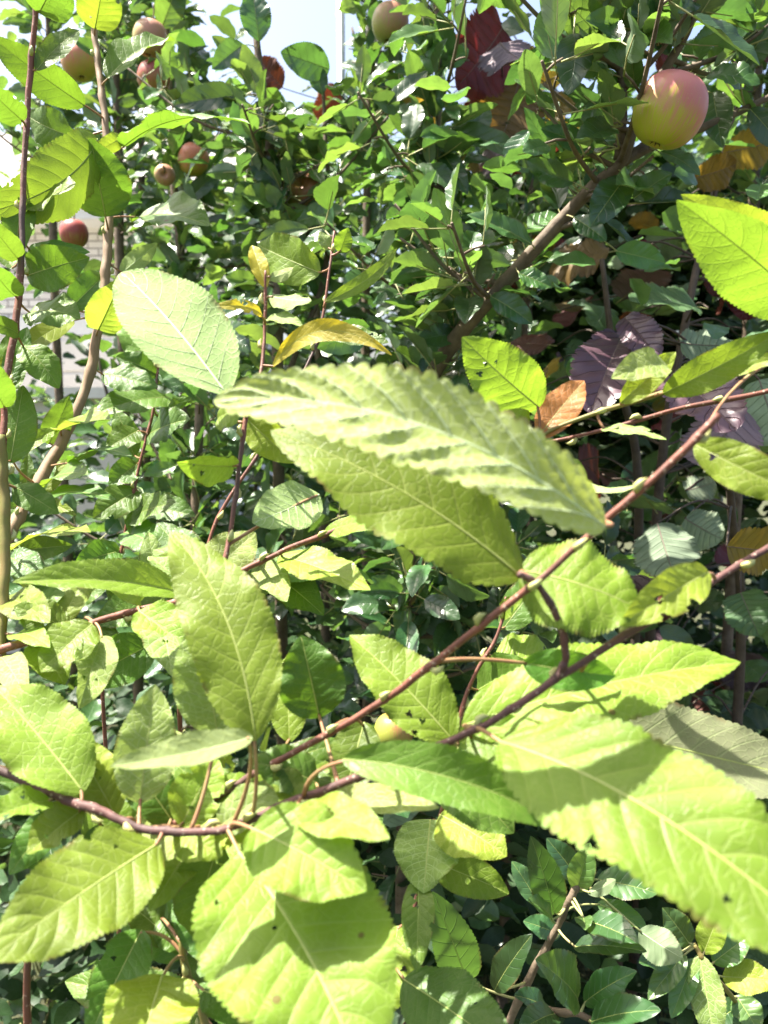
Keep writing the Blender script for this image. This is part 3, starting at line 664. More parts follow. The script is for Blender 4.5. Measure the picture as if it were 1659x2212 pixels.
# ------------------------------------------------------------------ hedge and undergrowth (nobody could count these)
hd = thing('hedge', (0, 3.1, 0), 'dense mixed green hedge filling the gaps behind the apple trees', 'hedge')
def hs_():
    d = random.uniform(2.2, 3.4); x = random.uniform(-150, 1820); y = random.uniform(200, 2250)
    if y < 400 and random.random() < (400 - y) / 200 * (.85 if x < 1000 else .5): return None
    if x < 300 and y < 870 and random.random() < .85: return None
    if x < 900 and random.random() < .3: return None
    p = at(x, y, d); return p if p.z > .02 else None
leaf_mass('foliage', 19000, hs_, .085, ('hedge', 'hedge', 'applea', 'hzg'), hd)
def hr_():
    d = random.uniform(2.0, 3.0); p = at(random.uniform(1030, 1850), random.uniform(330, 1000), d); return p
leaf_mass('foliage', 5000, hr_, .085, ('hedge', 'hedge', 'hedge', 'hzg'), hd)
for i in range(9):
    x = -1.0 + i * .3; mb = MB(); mb.add(*tube(spline([Vector((x, 3.0, -.05)), Vector((x + random.uniform(-.1, .1), 2.9, .8)), Vector((x + random.uniform(-.2, .2), 2.9, 1.7))], 6), .014, .005, 7)); mb.obj('stem', M['hzbark'], hd)
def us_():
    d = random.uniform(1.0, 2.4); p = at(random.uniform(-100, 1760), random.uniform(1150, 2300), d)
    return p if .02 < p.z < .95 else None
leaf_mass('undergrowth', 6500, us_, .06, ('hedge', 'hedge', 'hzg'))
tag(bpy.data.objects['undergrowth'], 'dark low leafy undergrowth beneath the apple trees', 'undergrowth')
def cs_():
    p = Vector((random.uniform(-.1, 1.0), random.uniform(1.3, 2.4), random.uniform(2.2, 2.8)))
    return p if proj(p)[1] < -40 else None
leaf_mass('shade_canopy', 1500, cs_, .08, ('apple', 'apple2'), TREE[next(k for k in TREE if 'thick crooked limb' in k)])  # leaves added out of view overhead, placed to darken the right background
# grass blades
V = []; F = []; UV = []
for i in range(9000):
    x, y = random.uniform(-1.6, 1.6), random.uniform(.5, 3.2); h = random.uniform(.06, .26); a = random.uniform(0, 6.28); b = random.uniform(.02, .12); wd = .0022
    c, s = math.cos(a), math.sin(a); o = len(V)
    for t_ in (0, .5, 1):
        xx, yy, zz = x + c * b * t_ * t_, y + s * b * t_ * t_, h * t_
        V += [(xx - s * wd * (1 - t_ * .9), yy + c * wd * (1 - t_ * .9), zz), (xx + s * wd * (1 - t_ * .9), yy - c * wd * (1 - t_ * .9), zz)]
    F += [(o, o + 1, o + 3, o + 2), (o + 2, o + 3, o + 5, o + 4)]
M['grass'] = simple_mat('grass', (.07, .11, .025), (.16, .15, .05), 2, .6, 0)
go = bpy.data.objects.new('grass', mesh('grass', V, F, [M['grass']])); place(go, Matrix.Identity(4), None); tag(go, 'tufty grass on the soil under the trees', 'grass', kind='stuff')

# ------------------------------------------------------------------ apples
def apple_mat(name, green, red, blush=(0, 0, 1), amount=.0, soft=.35):
    m, nt, nodes, bs, out = newmat(name); q = NT(nt)
    ob = q.n('ShaderNodeTexCoord').outputs['Object']
    s = q.n('ShaderNodeSeparateXYZ', inp={0: ob})
    n1 = q.n('ShaderNodeTexNoise', inp={'Vector': ob, 'Scale': 55.0, 'Detail': 5.0}).outputs['Fac']
    ang = q.math('ARCTAN2', s.outputs[1], s.outputs[0])
    strv = q.n('ShaderNodeCombineXYZ', inp={0: q.math('MULTIPLY', ang, 7.0), 1: q.math('MULTIPLY', s.outputs[2], 14.0)})
    st = q.n('ShaderNodeTexNoise', inp={'Vector': strv.outputs[0], 'Scale': 3.4, 'Detail': 6.0}).outputs['Fac']
    dt = q.n('ShaderNodeVectorMath', operation='DOT_PRODUCT', inp={0: ob, 1: tuple(Vector(blush).normalized())}).outputs['Value']
    f = q.math('MULTIPLY_ADD', dt, 1 / (.03 * soft * 2.2), .5 + amount)
    f = q.math('ADD', f, q.math('MULTIPLY_ADD', st, 2.6, -1.3)); f = q.math('ADD', f, q.math('MULTIPLY_ADD', n1, .8, -.4), clamp=True)
    c = q.mix(f, green, red)
    sp = q.n('ShaderNodeTexVoronoi', inp={'Vector': ob, 'Scale': 260.0}).outputs['Distance']
    c = q.mix(q.math('MULTIPLY', q.math('LESS_THAN', sp, .13), .5), c, (.5, .42, .22))
    nt.links.new(c, bs.inputs['Base Color']); bs.inputs['Roughness'].default_value = .42; bs.inputs['Specular IOR Level'].default_value = .35
    bs.inputs['Subsurface Weight'].default_value = .08; bs.inputs['Subsurface Radius'].default_value = (.01, .008, .003)
    bs.inputs['Coat Weight'].default_value = .03; bs.inputs['Coat Roughness'].default_value = .3
    return m
M['stalk'] = simple_mat('apple_stalk', (.20, .15, .07), (.12, .09, .05), 80, .6, .3, dist=.001)
M['calyx'] = simple_mat('apple_calyx', (.10, .07, .04), (.05, .035, .02), 120, .8, .3, dist=.001)
def apple(pxy, d, diam, mat, label, tilt=(0, 0), tall=1.0, stalk_to=None, calyx=True):
    c = at(*pxy, d); r = diam / 2
    t = thing('apple', c, label, 'apple', 'apples ripening on the trees')
    prof = [(0, .66), (.06, .65), (.15, .73), (.28, .86), (.46, .91), (.66, .82), (.85, .60), (.965, .30), (1.0, -.02), (.95, -.34), (.82, -.63), (.63, -.84), (.43, -.95), (.27, -.97), (.15, -.90), (.07, -.85), (0, -.84)]
    n = 36; V = []; F = []
    P = spline([Vector((x, 0, z)) for x, z in prof], 3)
    for p in P:
        for k in range(n):
            a = 2 * math.pi * k / n; lob = 1 + .025 * math.cos(5 * a + .7) * max(0, -p.z) + .02 * math.cos(2 * a + 1)
            V.append((p.x * r * lob * math.cos(a), p.x * r * lob * math.sin(a), p.z * r * tall))
    for i in range(len(P) - 1):
        for k in range(n): F.append((i * n + k, (i + 1) * n + k, (i + 1) * n + (k + 1) % n, i * n + (k + 1) % n))
    Mx = Matrix.Translation(c) @ Matrix.Rotation(R(tilt[0]), 4, 'X') @ Matrix.Rotation(R(tilt[1]), 4, 'Y')
    body = bpy.data.objects.new('body', mesh('body', V, F, [mat])); place(body, Mx, t)
    top = Mx @ Vector((0, 0, r * .60 * tall))
    e = stalk_to if stalk_to is not None else top + (Mx.to_3x3() @ Vector((0, 0, 1))).normalized() * .03 + Vector((0, .004, .012))
    mb = MB(); mb.add(*tube(spline([top - (Mx.to_3x3() @ Vector((0, 0, .003))), top.lerp(e, .5) + Vector((.002, 0, .002)), e], 5), .0013, .0017, 6)); mb.obj('stalk', M['stalk'], t)
    mb = MB()
    for k in range(5):
        a = k * 2 * math.pi / 5; q = Vector((math.cos(a), math.sin(a), 0))
        mb.add(*tube([Vector((0, 0, -r * .82 * tall)) + q * .0015, Vector((0, 0, -r * .90 * tall)) + q * .004, Vector((0, 0, -r * .97 * tall)) + q * .0055], .0014, .0003, 5))
    mb.obj('calyx', M['calyx'], t, M=Mx)
    return t
GR, YG, RD, PK = (.30, .33, .03), (.42, .40, .05), (.32, .03, .025), (.50, .13, .11)
A1 = apple_mat('apple_skin_pink', (.42, .43, .035), (.56, .20, .19), (.35, .1, .9), .34, .6)
A2 = apple_mat('apple_skin_blush', (.36, .32, .05), (.50, .17, .10), (-.2, -.5, .7), -.05, .5)
A3 = apple_mat('apple_skin_red', (.32, .24, .05), (.30, .06, .05), (0, -.3, 1), .35, .7)
A4 = apple_mat('apple_skin_green', (.28, .30, .05), (.36, .14, .07), (.7, 0, .7), -.35, .5)
A5 = apple_mat('apple_skin_bronze', (.32, .32, .07), (.42, .20, .13), (.6, -.2, .6), .2, .6)
apple((1446, 238), .80, .0725, A1, 'large apple with pink top and yellow green base beside the crooked limb', tilt=(8, 20), tall=1.0, stalk_to=at(1492, 165, .915))
apple((172, 132), 1.45, .068, A2, 'round orange blushed apple lit by the sun beside the tan stem', tilt=(-10, -8))
apple((324, 82), 1.42, .062, A5, 'dull rosy apple hanging just above a red one', tilt=(0, 10))
apple((332, 168), 1.44, .060, A3, 'red sided apple hanging under the dull rosy one', tilt=(-15, 5))
apple((410, 98), 1.6, .038, A2, 'tiny orange apple among dark leaves', tilt=(10, 0))
apple((418, 345), 1.46, .058, A2, 'orange and yellow apple tucked behind a broad apple leaf', tilt=(10, 30))
apple((356, 378), 1.35, .036, A5, 'little pinkish apple showing its calyx end', tilt=(100, 10))
apple((658, 418), 1.30, .068, A4, 'green apple showing its brown calyx end to the view', tilt=(70, -10))
apple((160, 505), 1.5, .054, A3, 'dark red apple hanging before the brick house', tilt=(0, 0))
apple((843, 50), 1.30, .062, A5, 'green and bronze apple with a sun glint near the sky gap', tilt=(-5, 5))
apple((850, 1582), .95, .048, A4, 'small yellow green apple in the shade behind the poplar branch', tilt=(-5, 0))

# ------------------------------------------------------------------ poplar shoots in front
PG = 'poplar shoots in the foreground'
def shoot(label, key, px_, r0, r1, bark, foot, more=(), **kw):
    p = foot if isinstance(foot, Vector) else Vector(foot)
    t = thing('poplar_shoot', (p.x, p.y, 0), label, 'poplar shoot', PG)
    tail = list(more) + [Vector((p.x, p.y, .35)), Vector((p.x, p.y, -.05))]
    stem(t, key, px_, r0, r1, bark, tail, **kw); return t
def H(t, key, rows):
    for r_ in rows:
        kw = r_[-1] if isinstance(r_[-1], dict) else {}
        a_ = r_[:-1] if isinstance(r_[-1], dict) else r_
        names = ('b', 't', 'wpx', 'db', 'dt', 'k', 'mat', 'side')
        d = dict(zip(names, a_)); d.update(kw)
        hero_leaf(t, d.pop('sk', key), **d)

# S1: tall tan stem on the left
s1 = shoot('tall poplar shoot with a tan woody stem leaning past the house', 'S1',
      [(196, 0, .78), (205, 80, .78), (216, 170, .77), (228, 270, .76), (236, 400, .75), (234, 500, .74), (228, 590, .73), (213, 700, .72), (188, 830, .71), (130, 960, .69), (62, 1080, .66), (18, 1160, .64), (-30, 1300, .62)],
      .0030, .0065, 'tanbark', (-.45, .62, 0))
H(s1, 'S1', [
    ((205, 62), (228, -75), 96, .77, .73, -.25, 'yel', 't'),
    ((183, 228), (-30, 70), 84, .74, .68, -.18, 'deep', 't', {'att': (222, 258)}),
    ((232, 170), (378, 88), 50, .76, .70, .62, 'deep', 't', {'fold': 20}),
    ((266, 318), (540, 268), 52, .74, .64, .66, 'deep', 't', {'fold': 14, 'wave': .06}),
    ((262, 296), (192, 334), 38, .74, .70, -.1, 'yel', 't'),
    ((228, 468), (196, 298), 132, .72, .68, -.30, 'mid', 't', {'fold': 6}),
    ((210, 300), (-40, 462), 140, .70, .58, -.22, 'mid', 't', {'fold': 10, 'bend': -20}),
    ((165, 298), (60, 250), 80, .76, .78, -.2, 'mid', 't'),
    ((212, 712), (262, 600), 92, .70, .66, -.22, 'pop', 't', {'fold': 18}),
    ((158, 692), (-20, 812), 46, .70, .58, .30, 'pop', 't', {'att': (215, 690)}),
    ((150, 668), (232, 590), 70, .71, .74, .1, 'deep', 't'),
    ((105, 960), (150, 855), 60, .70, .68, -.1, 'mid', 't'),
    ((130, 930), (238, 908), 36, .68, .62, .5, 'pop', 't'),
    ((22, 990), (130, 925), 34, .64, .60, .35, 'mid', 't'),
    ((160, 1000), (285, 985), 34, .66, .58, .62, 'deep', 't'),
    ((90, 1060), (190, 1025), 40, .66, .60, .55, 'deep', 't'),
    ((70, 1090), (250, 1080), 34, .64, .58, .6, 'deep', 't'),
    ((30, 1185), (195, 1150), 44, .62, .54, .6, 'pop', 't'),
    ((300, 470), (452, 488), 62, .78, .72, .5, 'deep', 't', {'att': (236, 470)}),
    ((262, 590), (340, 525), 44, .74, .7, .2, 'pale', 'u', {'att': (230, 560)}),
])
# S2: slim red stem, left
s2 = shoot('slim red brown poplar shoot standing upright beside the tan stem', 'S2',
      [(84, -40, .60), (74, 60, .60), (62, 200, .60), (50, 400, .59), (46, 560, .58), (34, 700, .57), (12, 830, .56), (6, 960, .55), (-6, 1100, .54)], .0020, .0032, 'redbark', (-.42, .48, 0))
H(s2, 'S2', [
    ((84, 28), (132, -70), 110, .60, .58, -.28, 'mid', 't'),
    ((78, 152), (172, 66), 46, .60, .56, .35, 'deep', 't'),
    ((50, 262), (-40, 178), 70, .59, .55, -.3, 'mid', 't'),
    ((58, 596), (194, 556), 96, .60, .58, .12, 'deep', 't', {'fold': 6}),
    ((60, 540), (195, 545), 40, .62, .62, .3, 'deep', 't'),
    ((40, 560), (-30, 470), 60, .58, .54, -.2, 'mid', 't'),
    ((34, 640), (-30, 560), 66, .57, .52, -.35, 'mid', 't'),
    ((22, 1000), (50, 832), 84, .58, .60, -.05, 'deep', 't', {'fold': 5}),
    ((10, 880), (-50, 760), 80, .55, .50, -.3, 'mid', 't'),
    ((40, 720), (-40, 690), 40, .56, .52, .2, 'mid', 't'),
])
# S3: green stem on the left margin
s3 = shoot('green stemmed poplar shoot beside the foot of the tan stem', 'S3',
      [(2, 940, .50), (10, 1080, .50), (10, 1250, .49), (2, 1400, .48), (-12, 1560, .47)], .0030, .0040, 'grnbark', (-.36, .42, 0))
H(s3, 'S3', [
    ((12, 1290), (108, 1345), 82, .50, .46, .35, 'pop', 't'),
    ((30, 1372), (108, 1400), 46, .48, .44, .5, 'pop', 't'),
    ((2, 1420), (54, 1500), 74, .46, .42, .3, 'pale', 't'),
    ((10, 1200), (100, 1255), 70, .52, .5, .4, 'deep', 't'),
    ((-6, 1480), (-60, 1520), 50, .46, .42, .3, 'pop', 't'),
])
# C: red brown twig crossing behind
c_ = shoot('red brown poplar twig crossing level behind the tall upright leaf', 'C',
      [(890, 1045, .56), (762, 1128, .54), (612, 1190, .52), (500, 1245, .51), (400, 1295, .50), (280, 1322, .49), (120, 1372, .47), (-40, 1420, .46)], .0017, .0030, 'redbark', (-.40, .40, 0))
H(c_, 'C', [
    ((402, 1284), (26, 1258), 92, .47, .40, .42, 'pop', 't', {'fold': 26, 'quilt': .035, 'wave': .03}),
    ((345, 1322), (372, 1462), 108, .48, .43, .55, 'pale', 't', {'fold': 8}),
    ((222, 1374), (170, 1532), 96, .47, .43, .4, 'pale', 't', {'fold': 24, 'twist': 30}),
    ((330, 1390), (160, 1480), 110, .50, .47, .05, 'deep', 't'),
    ((605, 1200), (800, 1275), 82, .53, .48, .55, 'pop', 't', {'fold': 12}),
    ((540, 1245), (800, 1250), 60, .55, .52, .6, 'deep', 't'),
    ((440, 1262), (552, 1150), 110, .52, .50, .25, 'pale', 't'),
    ((260, 1320), (300, 1200), 90, .54, .54, .2, 'deep', 't'),
    ((180, 1345), (260, 1440), 80, .52, .50, .4, 'deep', 't'),
    ((700, 1150), (900, 1115), 46, .54, .5, .5, 'yel', 't'),
    ((300, 1320), (425, 1425), 104, .47, .45, .45, 'pop', 't'), ((200, 1348), (88, 1452), 104, .465, .44, .45, 'pop', 't'), ((480, 1252), (330, 1188), 92, .53, .52, .3, 'mid', 't'),
    ((420, 1292), (566, 1392), 100, .50, .48, .4, 'pop', 't'), ((150, 1362), (30, 1310), 80, .48, .47, .4, 'mid', 't'), ((560, 1220), (700, 1330), 96, .54, .52, .4, 'mid', 't'), ((80, 1388), (140, 1480), 90, .47, .45, .4, 'pop', 't'),
    ((560, 1215), (620, 1300), 70, .54, .50, .45, 'pale', 't'),
])
# S4: orange red central stem with young tips
s4 = shoot('orange red poplar shoot topped with small golden young leaves', 'S4',
      [(574, 585, .50), (572, 700, .50), (564, 800, .49), (532, 900, .47), (512, 1050, .46), (496, 1160, .455), (480, 1245, .45), (470, 1400, .47)], .0010, .0024, 'redbark', (-.10, .46, 0), more=[Vector((-.10, .46, 1.0))])
H(s4, 'S4', [
    ((490, 852), (262, 588), 182, .42, .37, .42, 'pale', 'u', {'veins': 2, 'quilt': .018, 'fold': -8, 'arch': -.04, 'att': (526, 905), 'wave': .02, 'nper': 4}),
    ((575, 622), (544, 530), 44, .50, .49, .1, 'gold', 't', {'fold': 30}),
    ((567, 682), (452, 664), 28, .49, .46, .3, 'gold', 't', {'arch': .15}),
    ((588, 792), (848, 768), 50, .49, .46, .10, 'gold', 't', {'arch': .05, 'bend': -62, 'fold': 8}),
    ((585, 640), (672, 650), 34, .5, .48, .5, 'pale', 'u', {}),
    ((578, 600), (634, 578), 26, .50, .49, .3, 'pale', 'u', {'arch': .2}),
    ((576, 690), (655, 705), 24, .5, .48, .5, 'pale', 't'),
    ((506, 1006), (382, 998), 76, .46, .42, -.30, 'yel', 't', {'fold': 30}),
    ((690, 1068), (545, 1130), 108, .50, .46, .3, 'pale', 'u', {'veins': 2, 'att': (492, 1175), 'fold': -6}),
    ((528, 900), (640, 1000), 80, .5, .5, -.2, 'yel', 't'),
    ((470, 905), (540, 880), 70, .47, .45, .3, 'pop', 't'),
])
s5 = shoot('thin red poplar twig rising behind the golden young leaves', 'S5',
      [(722, 500, .62), (712, 580, .61), (690, 720, .60), (655, 805, .59), (600, 900, .58), (555, 985, .57), (470, 1120, .56), (430, 1260, .55)], .0009, .0020, 'redbark', (-.16, .56, 0), more=[Vector((-.16, .56, .9))])
H(s5, 'S5', [
    ((702, 652), (858, 536), 34, .60, .58, .2, 'yel', 't', {'bend': 18}),
    ((692, 590), (556, 528), 100, .62, .66, -.1, 'pop', 't', {'fold': 8}),
    ((735, 545), (752, 492), 40, .61, .6, .3, 'yel', 't'),
    ((712, 540), (690, 500), 30, .62, .62, .3, 'pale', 't'),
    ((690, 720), (840, 740), 40, .6, .58, .5, 'deep', 't'),
])
s6 = shoot('thin dark red poplar twig among the shaded leaves beside the tan stem', 'S6',
      [(345, 740, .80), (338, 830, .79), (328, 900, .78), (300, 1010, .77), (266, 1170, .76), (240, 1300, .75)], .0012, .0024, 'redbark', (-.28, .76, 0))
H(s6, 'S6', [
    ((366, 858), (198, 896), 62, .78, .72, .5, 'deep', 't', {'att': (328, 870)}),
    ((300, 930), (230, 970), 56, .77, .74, .35, 'deep', 't'),
    ((318, 940), (410, 905), 60, .78, .74, .4, 'deep', 't'),
    ((300, 1000), (235, 1050), 60, .78, .76, .2, 'deep', 't'),
    ((300, 1060), (200, 1120), 70, .77, .74, .4, 'deep', 't'),
    ((280, 1120), (380, 1085), 60, .77, .74, .4, 'deep', 't'),
    ((345, 780), (430, 730), 60, .8, .78, .3, 'deep', 't'),
    ((340, 810), (250, 770), 60, .8, .78, .3, 'deep', 't'),
    ((262, 1190), (160, 1220), 60, .76, .72, .4, 'deep', 't'),
    ((270, 1150), (360, 1190), 70, .76, .72, .4, 'deep', 't'),
])
# B: the main branch, low left to right edge
B_ = shoot('main red brown poplar branch with pale buds carrying the broadest lime leaves', 'B',
      [(1780, 1110, .38), (1660, 1182, .365), (1530, 1262, .352), (1400, 1342, .342), (1225, 1452, .335), (1110, 1528, .332), (1030, 1575, .332), (900, 1630, .338), (745, 1690, .345), (600, 1745, .35), (490, 1790, .352), (400, 1797, .355), (300, 1788, .358), (220, 1752, .362), (150, 1730, .368), (60, 1690, .375), (-80, 1640, .38)],
      .0016, .0023, 'brnbark', (-.30, .42, 0))
stem(B_, 'B2', [(1120, 1238, .322), (1165, 1268, .324), (1208, 1345, .328), (1222, 1420, .332), (1200, 1468, .3345)], .0013, .0019, 'brnbark', name='side_twig', bud=False)
H(B_, 'B', [
    # central blurred leaf, underside up, and the yellow one beneath it
    ((1126, 1246), (584, 930), 215, .335, .325, .40, 'yel', 't', {'fold': 6, 'bend': 6, 'quilt': .03, 'teeth': 28, 'nper': 6, 'tooth': 1.8, 'sk': 'B2', 'petr': .0013}),
    ((1122, 1232), (1392, 1322), 200, .345, .335, .42, 'yel', 't', {'fold': 4, 'quilt': .03, 'tooth': 1.8, 'sk': 'B2', 'petr': .0013}),
    ((1000, 1568), (1600, 1430), 190, .362, .352, .42, 'pop', 't', {'fold': 16, 'bend': -8, 'att': (1040, 1570), 'quilt': .03}),
    ((1080, 1602), (1900, 2150), 310, .31, .225, .34, 'yel', 't', {'fold': 10, 'bend': -34, 'tooth': 1.5, 'att': (1030, 1578), 'quilt': .03, 'nper': 6}),
    ((1250, 1560), (1780, 1690), 190, .42, .40, .15, 'dull', 'u', {'fold': -6}),
    ((1530, 1235), (1335, 1352), 100, .345, .33, .05, 'pop', 't', {'att': (1540, 1255)}),
    ((552, 1600), (368, 1148), 190, .34, .30, .22, 'pop', 't', {'fold': 14, 'bend': 34, 'att': (545, 1765), 'quilt': .03, 'twist': -12}),
    ((470, 1585), (424, 1338), 150, .37, .36, .35, 'pale', 't', {'fold': 8, 'quilt': .05, 'att': (405, 1795)}),
    ((302, 1735), (335, 1478), 130, .37, .36, .35, 'pale', 't', {'att': (300, 1788)}),
    ((545, 1592), (238, 1655), 74, .32, .29, .45, 'pop', 'u', {'att': (500, 1788), 'fold': -22, 'quilt': .04}),
    ((180, 1712), (-14, 1482), 176, .37, .34, .38, 'pop', 't', {'fold': 10, 'att': (170, 1735)}),
    ((342, 1822), (-30, 2078), 208, .35, .285, .42, 'pop', 't', {'fold': 8, 'quilt': .03, 'att': (355, 1796)}),
    ((516, 1842), (800, 2370), 400, .34, .265, .40, 'pop', 't', {'fold': 6, 'bend': -22, 'quilt': .028, 'att': (492, 1790), 'nper': 5}),
    ((640, 1752), (842, 1812), 96, .335, .30, .5, 'pop', 't', {'fold': 10}),
    ((545, 1790), (792, 1925), 190, .325, .30, .45, 'pop', 't', {'fold': 6, 'att': (505, 1786)}),
    ((740, 1640), (1225, 1790), 120, .322, .318, .2, 'mid', 't', {'att': (660, 1722), 'bend': -20}),
    ((700, 1720), (950, 1745), 60, .36, .34, .5, 'pale', 't'),
    ((690, 1550), (650, 1372), 150, .40, .40, .05, 'deep', 't', {'att': (730, 1690)}),
    ((980, 1602), (755, 1372), 150, .375, .35, .35, 'pop', 't', {'fold': 10, 'att': (975, 1600)}),
    ((110, 1730), (-30, 1775), 70, .37, .34, .5, 'pop', 't'),
    ((392, 1785), (472, 1640), 110, .375, .36, .4, 'pop', 't'), ((250, 1765), (148, 1590), 112, .385, .37, .35, 'pop', 't'), ((470, 1790), (625, 1690), 90, .37, .36, .45, 'pale', 't'),
    ((300, 1802), (238, 1935), 110, .385, .37, .4, 'mid', 't'), ((180, 1748), (58, 1845), 92, .385, .37, .45, 'pop', 't'), ((640, 1735), (600, 1650), 70, .37, .36, .4, 'pop', 't'),
    ((130, 1745), (20, 1890), 80, .40, .38, .3, 'deep', 't'),
    ((90, 1700), (-20, 1690), 50, .39, .38, .4, 'deep', 't'),
    ((220, 1755), (180, 1650), 80, .39, .39, .2, 'deep', 't'),
    ((380, 1800), (480, 1850), 90, .37, .36, .4, 'pop', 't'),
    ((940, 1640), (1110, 1800), 140, .42, .40, .2, 'deep', 't'),
    ((1010, 1590), (1270, 1690), 150, .36, .34, .3, 'yel', 't', {'att': (1030, 1576)}),
])
# A: second branch
A_ = shoot('bare ended red poplar branch passing behind the pale central leaf', 'A',
      [(1552, 896, .30), (1460, 990, .305), (1290, 1140, .315), (1180, 1240, .322), (1060, 1335, .33), (940, 1430, .345), (830, 1512, .36), (700, 1590, .37), (560, 1665, .38), (470, 1722, .385), (360, 1790, .39), (200, 1900, .40)],
      .0014, .0021, 'redbark', (-.22, .44, 0))
H(A_, 'A', [
    ((1308, 1140), (462, 864), 196, .285, .27, .30, 'undr', 'u', {'quilt': .115, 'veins': 2, 'vr': 1.9, 'fold': -12, 'bend': -52, 'arch': -.08, 'att': (1300, 1132), 'wave': .05, 'teeth': 25, 'nper': 6, 'tooth': 2.6, 'scallop': True, 'blunt': (.50, .62)}),
    ((1130, 1432), (1330, 1460), 90, .36, .36, -.1, 'deep', 't', {'att': (940, 1430)}),
    ((545, 1680), (760, 1600), 60, .40, .38, .45, 'deep', 't'),
    ((600, 1660), (560, 1800), 100, .40, .38, .45, 'pop', 't'),
    ((470, 1725), (560, 1700), 70, .39, .38, .4, 'pop', 't'),
])
# E: thin red upright twig
e_ = shoot('thin bright red poplar twig standing upright behind the small green apple', 'E',
      [(1094, 1290, .52), (1075, 1370, .515), (1015, 1480, .51), (982, 1600, .50), (962, 1720, .49), (920, 1880, .48), (860, 2060, .47)], .0012, .0020, 'redbark', (.04, .46, 0))
H(e_, 'E', [
    ((930, 1770), (915, 1930), 150, .48, .45, .3, 'pale', 't'),
    ((950, 1760), (1095, 1850), 140, .48, .45, .3, 'pop', 't'),
    ((1085, 1330), (1130, 1290), 40, .52, .5, .3, 'yel', 't'),
    ((905, 1900), (900, 2100), 76, .46, .42, .2, 'deep', 't'),
    ((872, 2116), (1120, 2290), 160, .44, .39, .42, 'deep', 't', {'fold': 8}),
    ((930, 1860), (1100, 1930), 90, .49, .48, .2, 'yel', 't'),
    ((860, 2000), (830, 2200), 120, .47, .44, .3, 'pop', 't'),
])
# F: lower left green brown stem
f_ = shoot('olive stemmed poplar shoot rising between the big lower leaves', 'F',
      [(424, 1800, .42), (419, 1860, .42), (412, 1960, .42), (394, 2062, .42), (440, 2200, .42), (470, 2330, .42)], .0019, .0022, 'grnbark', (-.10, .42, 0))
H(f_, 'F', [
    ((306, 2008), (190, 2245), 118, .42, .38, .3, 'deep', 't', {'att': (385, 2065), 'fold': 10}),
    ((345, 1980), (395, 2060), 70, .45, .44, .3, 'deep', 't'),
    ((352, 2105), (290, 2320), 205, .38, .34, .42, 'yel', 't', {'fold': 8, 'att': (400, 2075)}),
    ((425, 1890), (455, 2090), 130, .43, .40, .25, 'deep', 't'),
    ((400, 1890), (300, 1850), 70, .44, .44, .3, 'deep', 't'),
    ((440, 2140), (620, 2240), 110, .40, .37, .4, 'deep', 't'),
    ((395, 2065), (260, 1990), 80, .46, .46, .2, 'deep', 't'),
    ((425, 1930), (560, 1960), 100, .44, .43, .2, 'pop', 't'),
    ((450, 2200), (140, 2120), 120, .46, .44, .3, 'deep', 't'),
])
# R: shoot from the right with an orange young tip
r_s = shoot('poplar twig tipped with an orange young leaf, crossing the purple hazel leaves', 'R',
      [(1158, 948, .46), (1230, 912, .455), (1400, 858, .445), (1560, 812, .44), (1680, 775, .435), (1850, 740, .43)], .0011, .0024, 'grnbark', (.36, .44, 0))
stem(r_s, 'R2', [(1170, 958, .47), (1300, 930, .465), (1480, 880, .46), (1680, 838, .455), (1850, 740, .43)], .0010, .0018, 'redbark', name='side_twig')
H(r_s, 'R', [
    ((1162, 944), (1262, 822), 82, .46, .445, .15, 'orange', 't', {'fold': 10, 'quilt': .04}),
    ((1140, 925), (1088, 888), 26, .46, .45, .4, 'yel', 't', {'arch': .3}),
    ((1165, 880), (998, 728), 138, .46, .44, -.22, 'yel', 't', {'fold': 10, 'wave': .05, 'att': (1160, 945)}),
    ((1150, 950), (1080, 1000), 80, .46, .44, .4, 'pop', 't'),
    ((1440, 788), (1320, 818), 70, .43, .41, .3, 'pale', 't', {'att': (1350, 872), 'fold': 6}),
    ((1340, 870), (1460, 760), 60, .44, .44, -.1, 'yel', 't'),
    ((1432, 850), (1690, 715), 80, .43, .40, -.15, 'yel', 't'),
    ((1560, 812), (1700, 770), 36, .43, .4, .4, 'pop', 't'),
    ((1300, 926), (1440, 950), 26, .45, .42, .6, 'pale', 't'),
    ((1180, 985), (1390, 1045), 24, .42, .40, .6, 'pale', 'u', {'arch': .12, 'bend': -24, 'att': (1170, 955)}),
    ((1500, 960), (1760, 1085), 100, .36, .33, -.1, 'yel', 't', {'att': (1680, 775)}),
    ((1180, 1005), (1270, 1075), 90, .46, .44, .3, 'pop', 't'),
])
rt = shoot('poplar shoot holding one broad lime leaf above the purple hazel leaves', 'RT',
      [(1800, 480, .42), (1780, 640, .42), (1800, 900, .42), (1830, 1200, .42)], .0015, .0026, 'redbark', (.34, .40, 0))
H(rt, 'RT', [
    ((1740, 660), (1462, 432), 175, .41, .38, -.25, 'yel', 't', {'fold': 16, 'bend': 14, 'wave': .03}),
    ((1760, 560), (1470, 420), 90, .43, .42, -.1, 'yel', 't'),
])

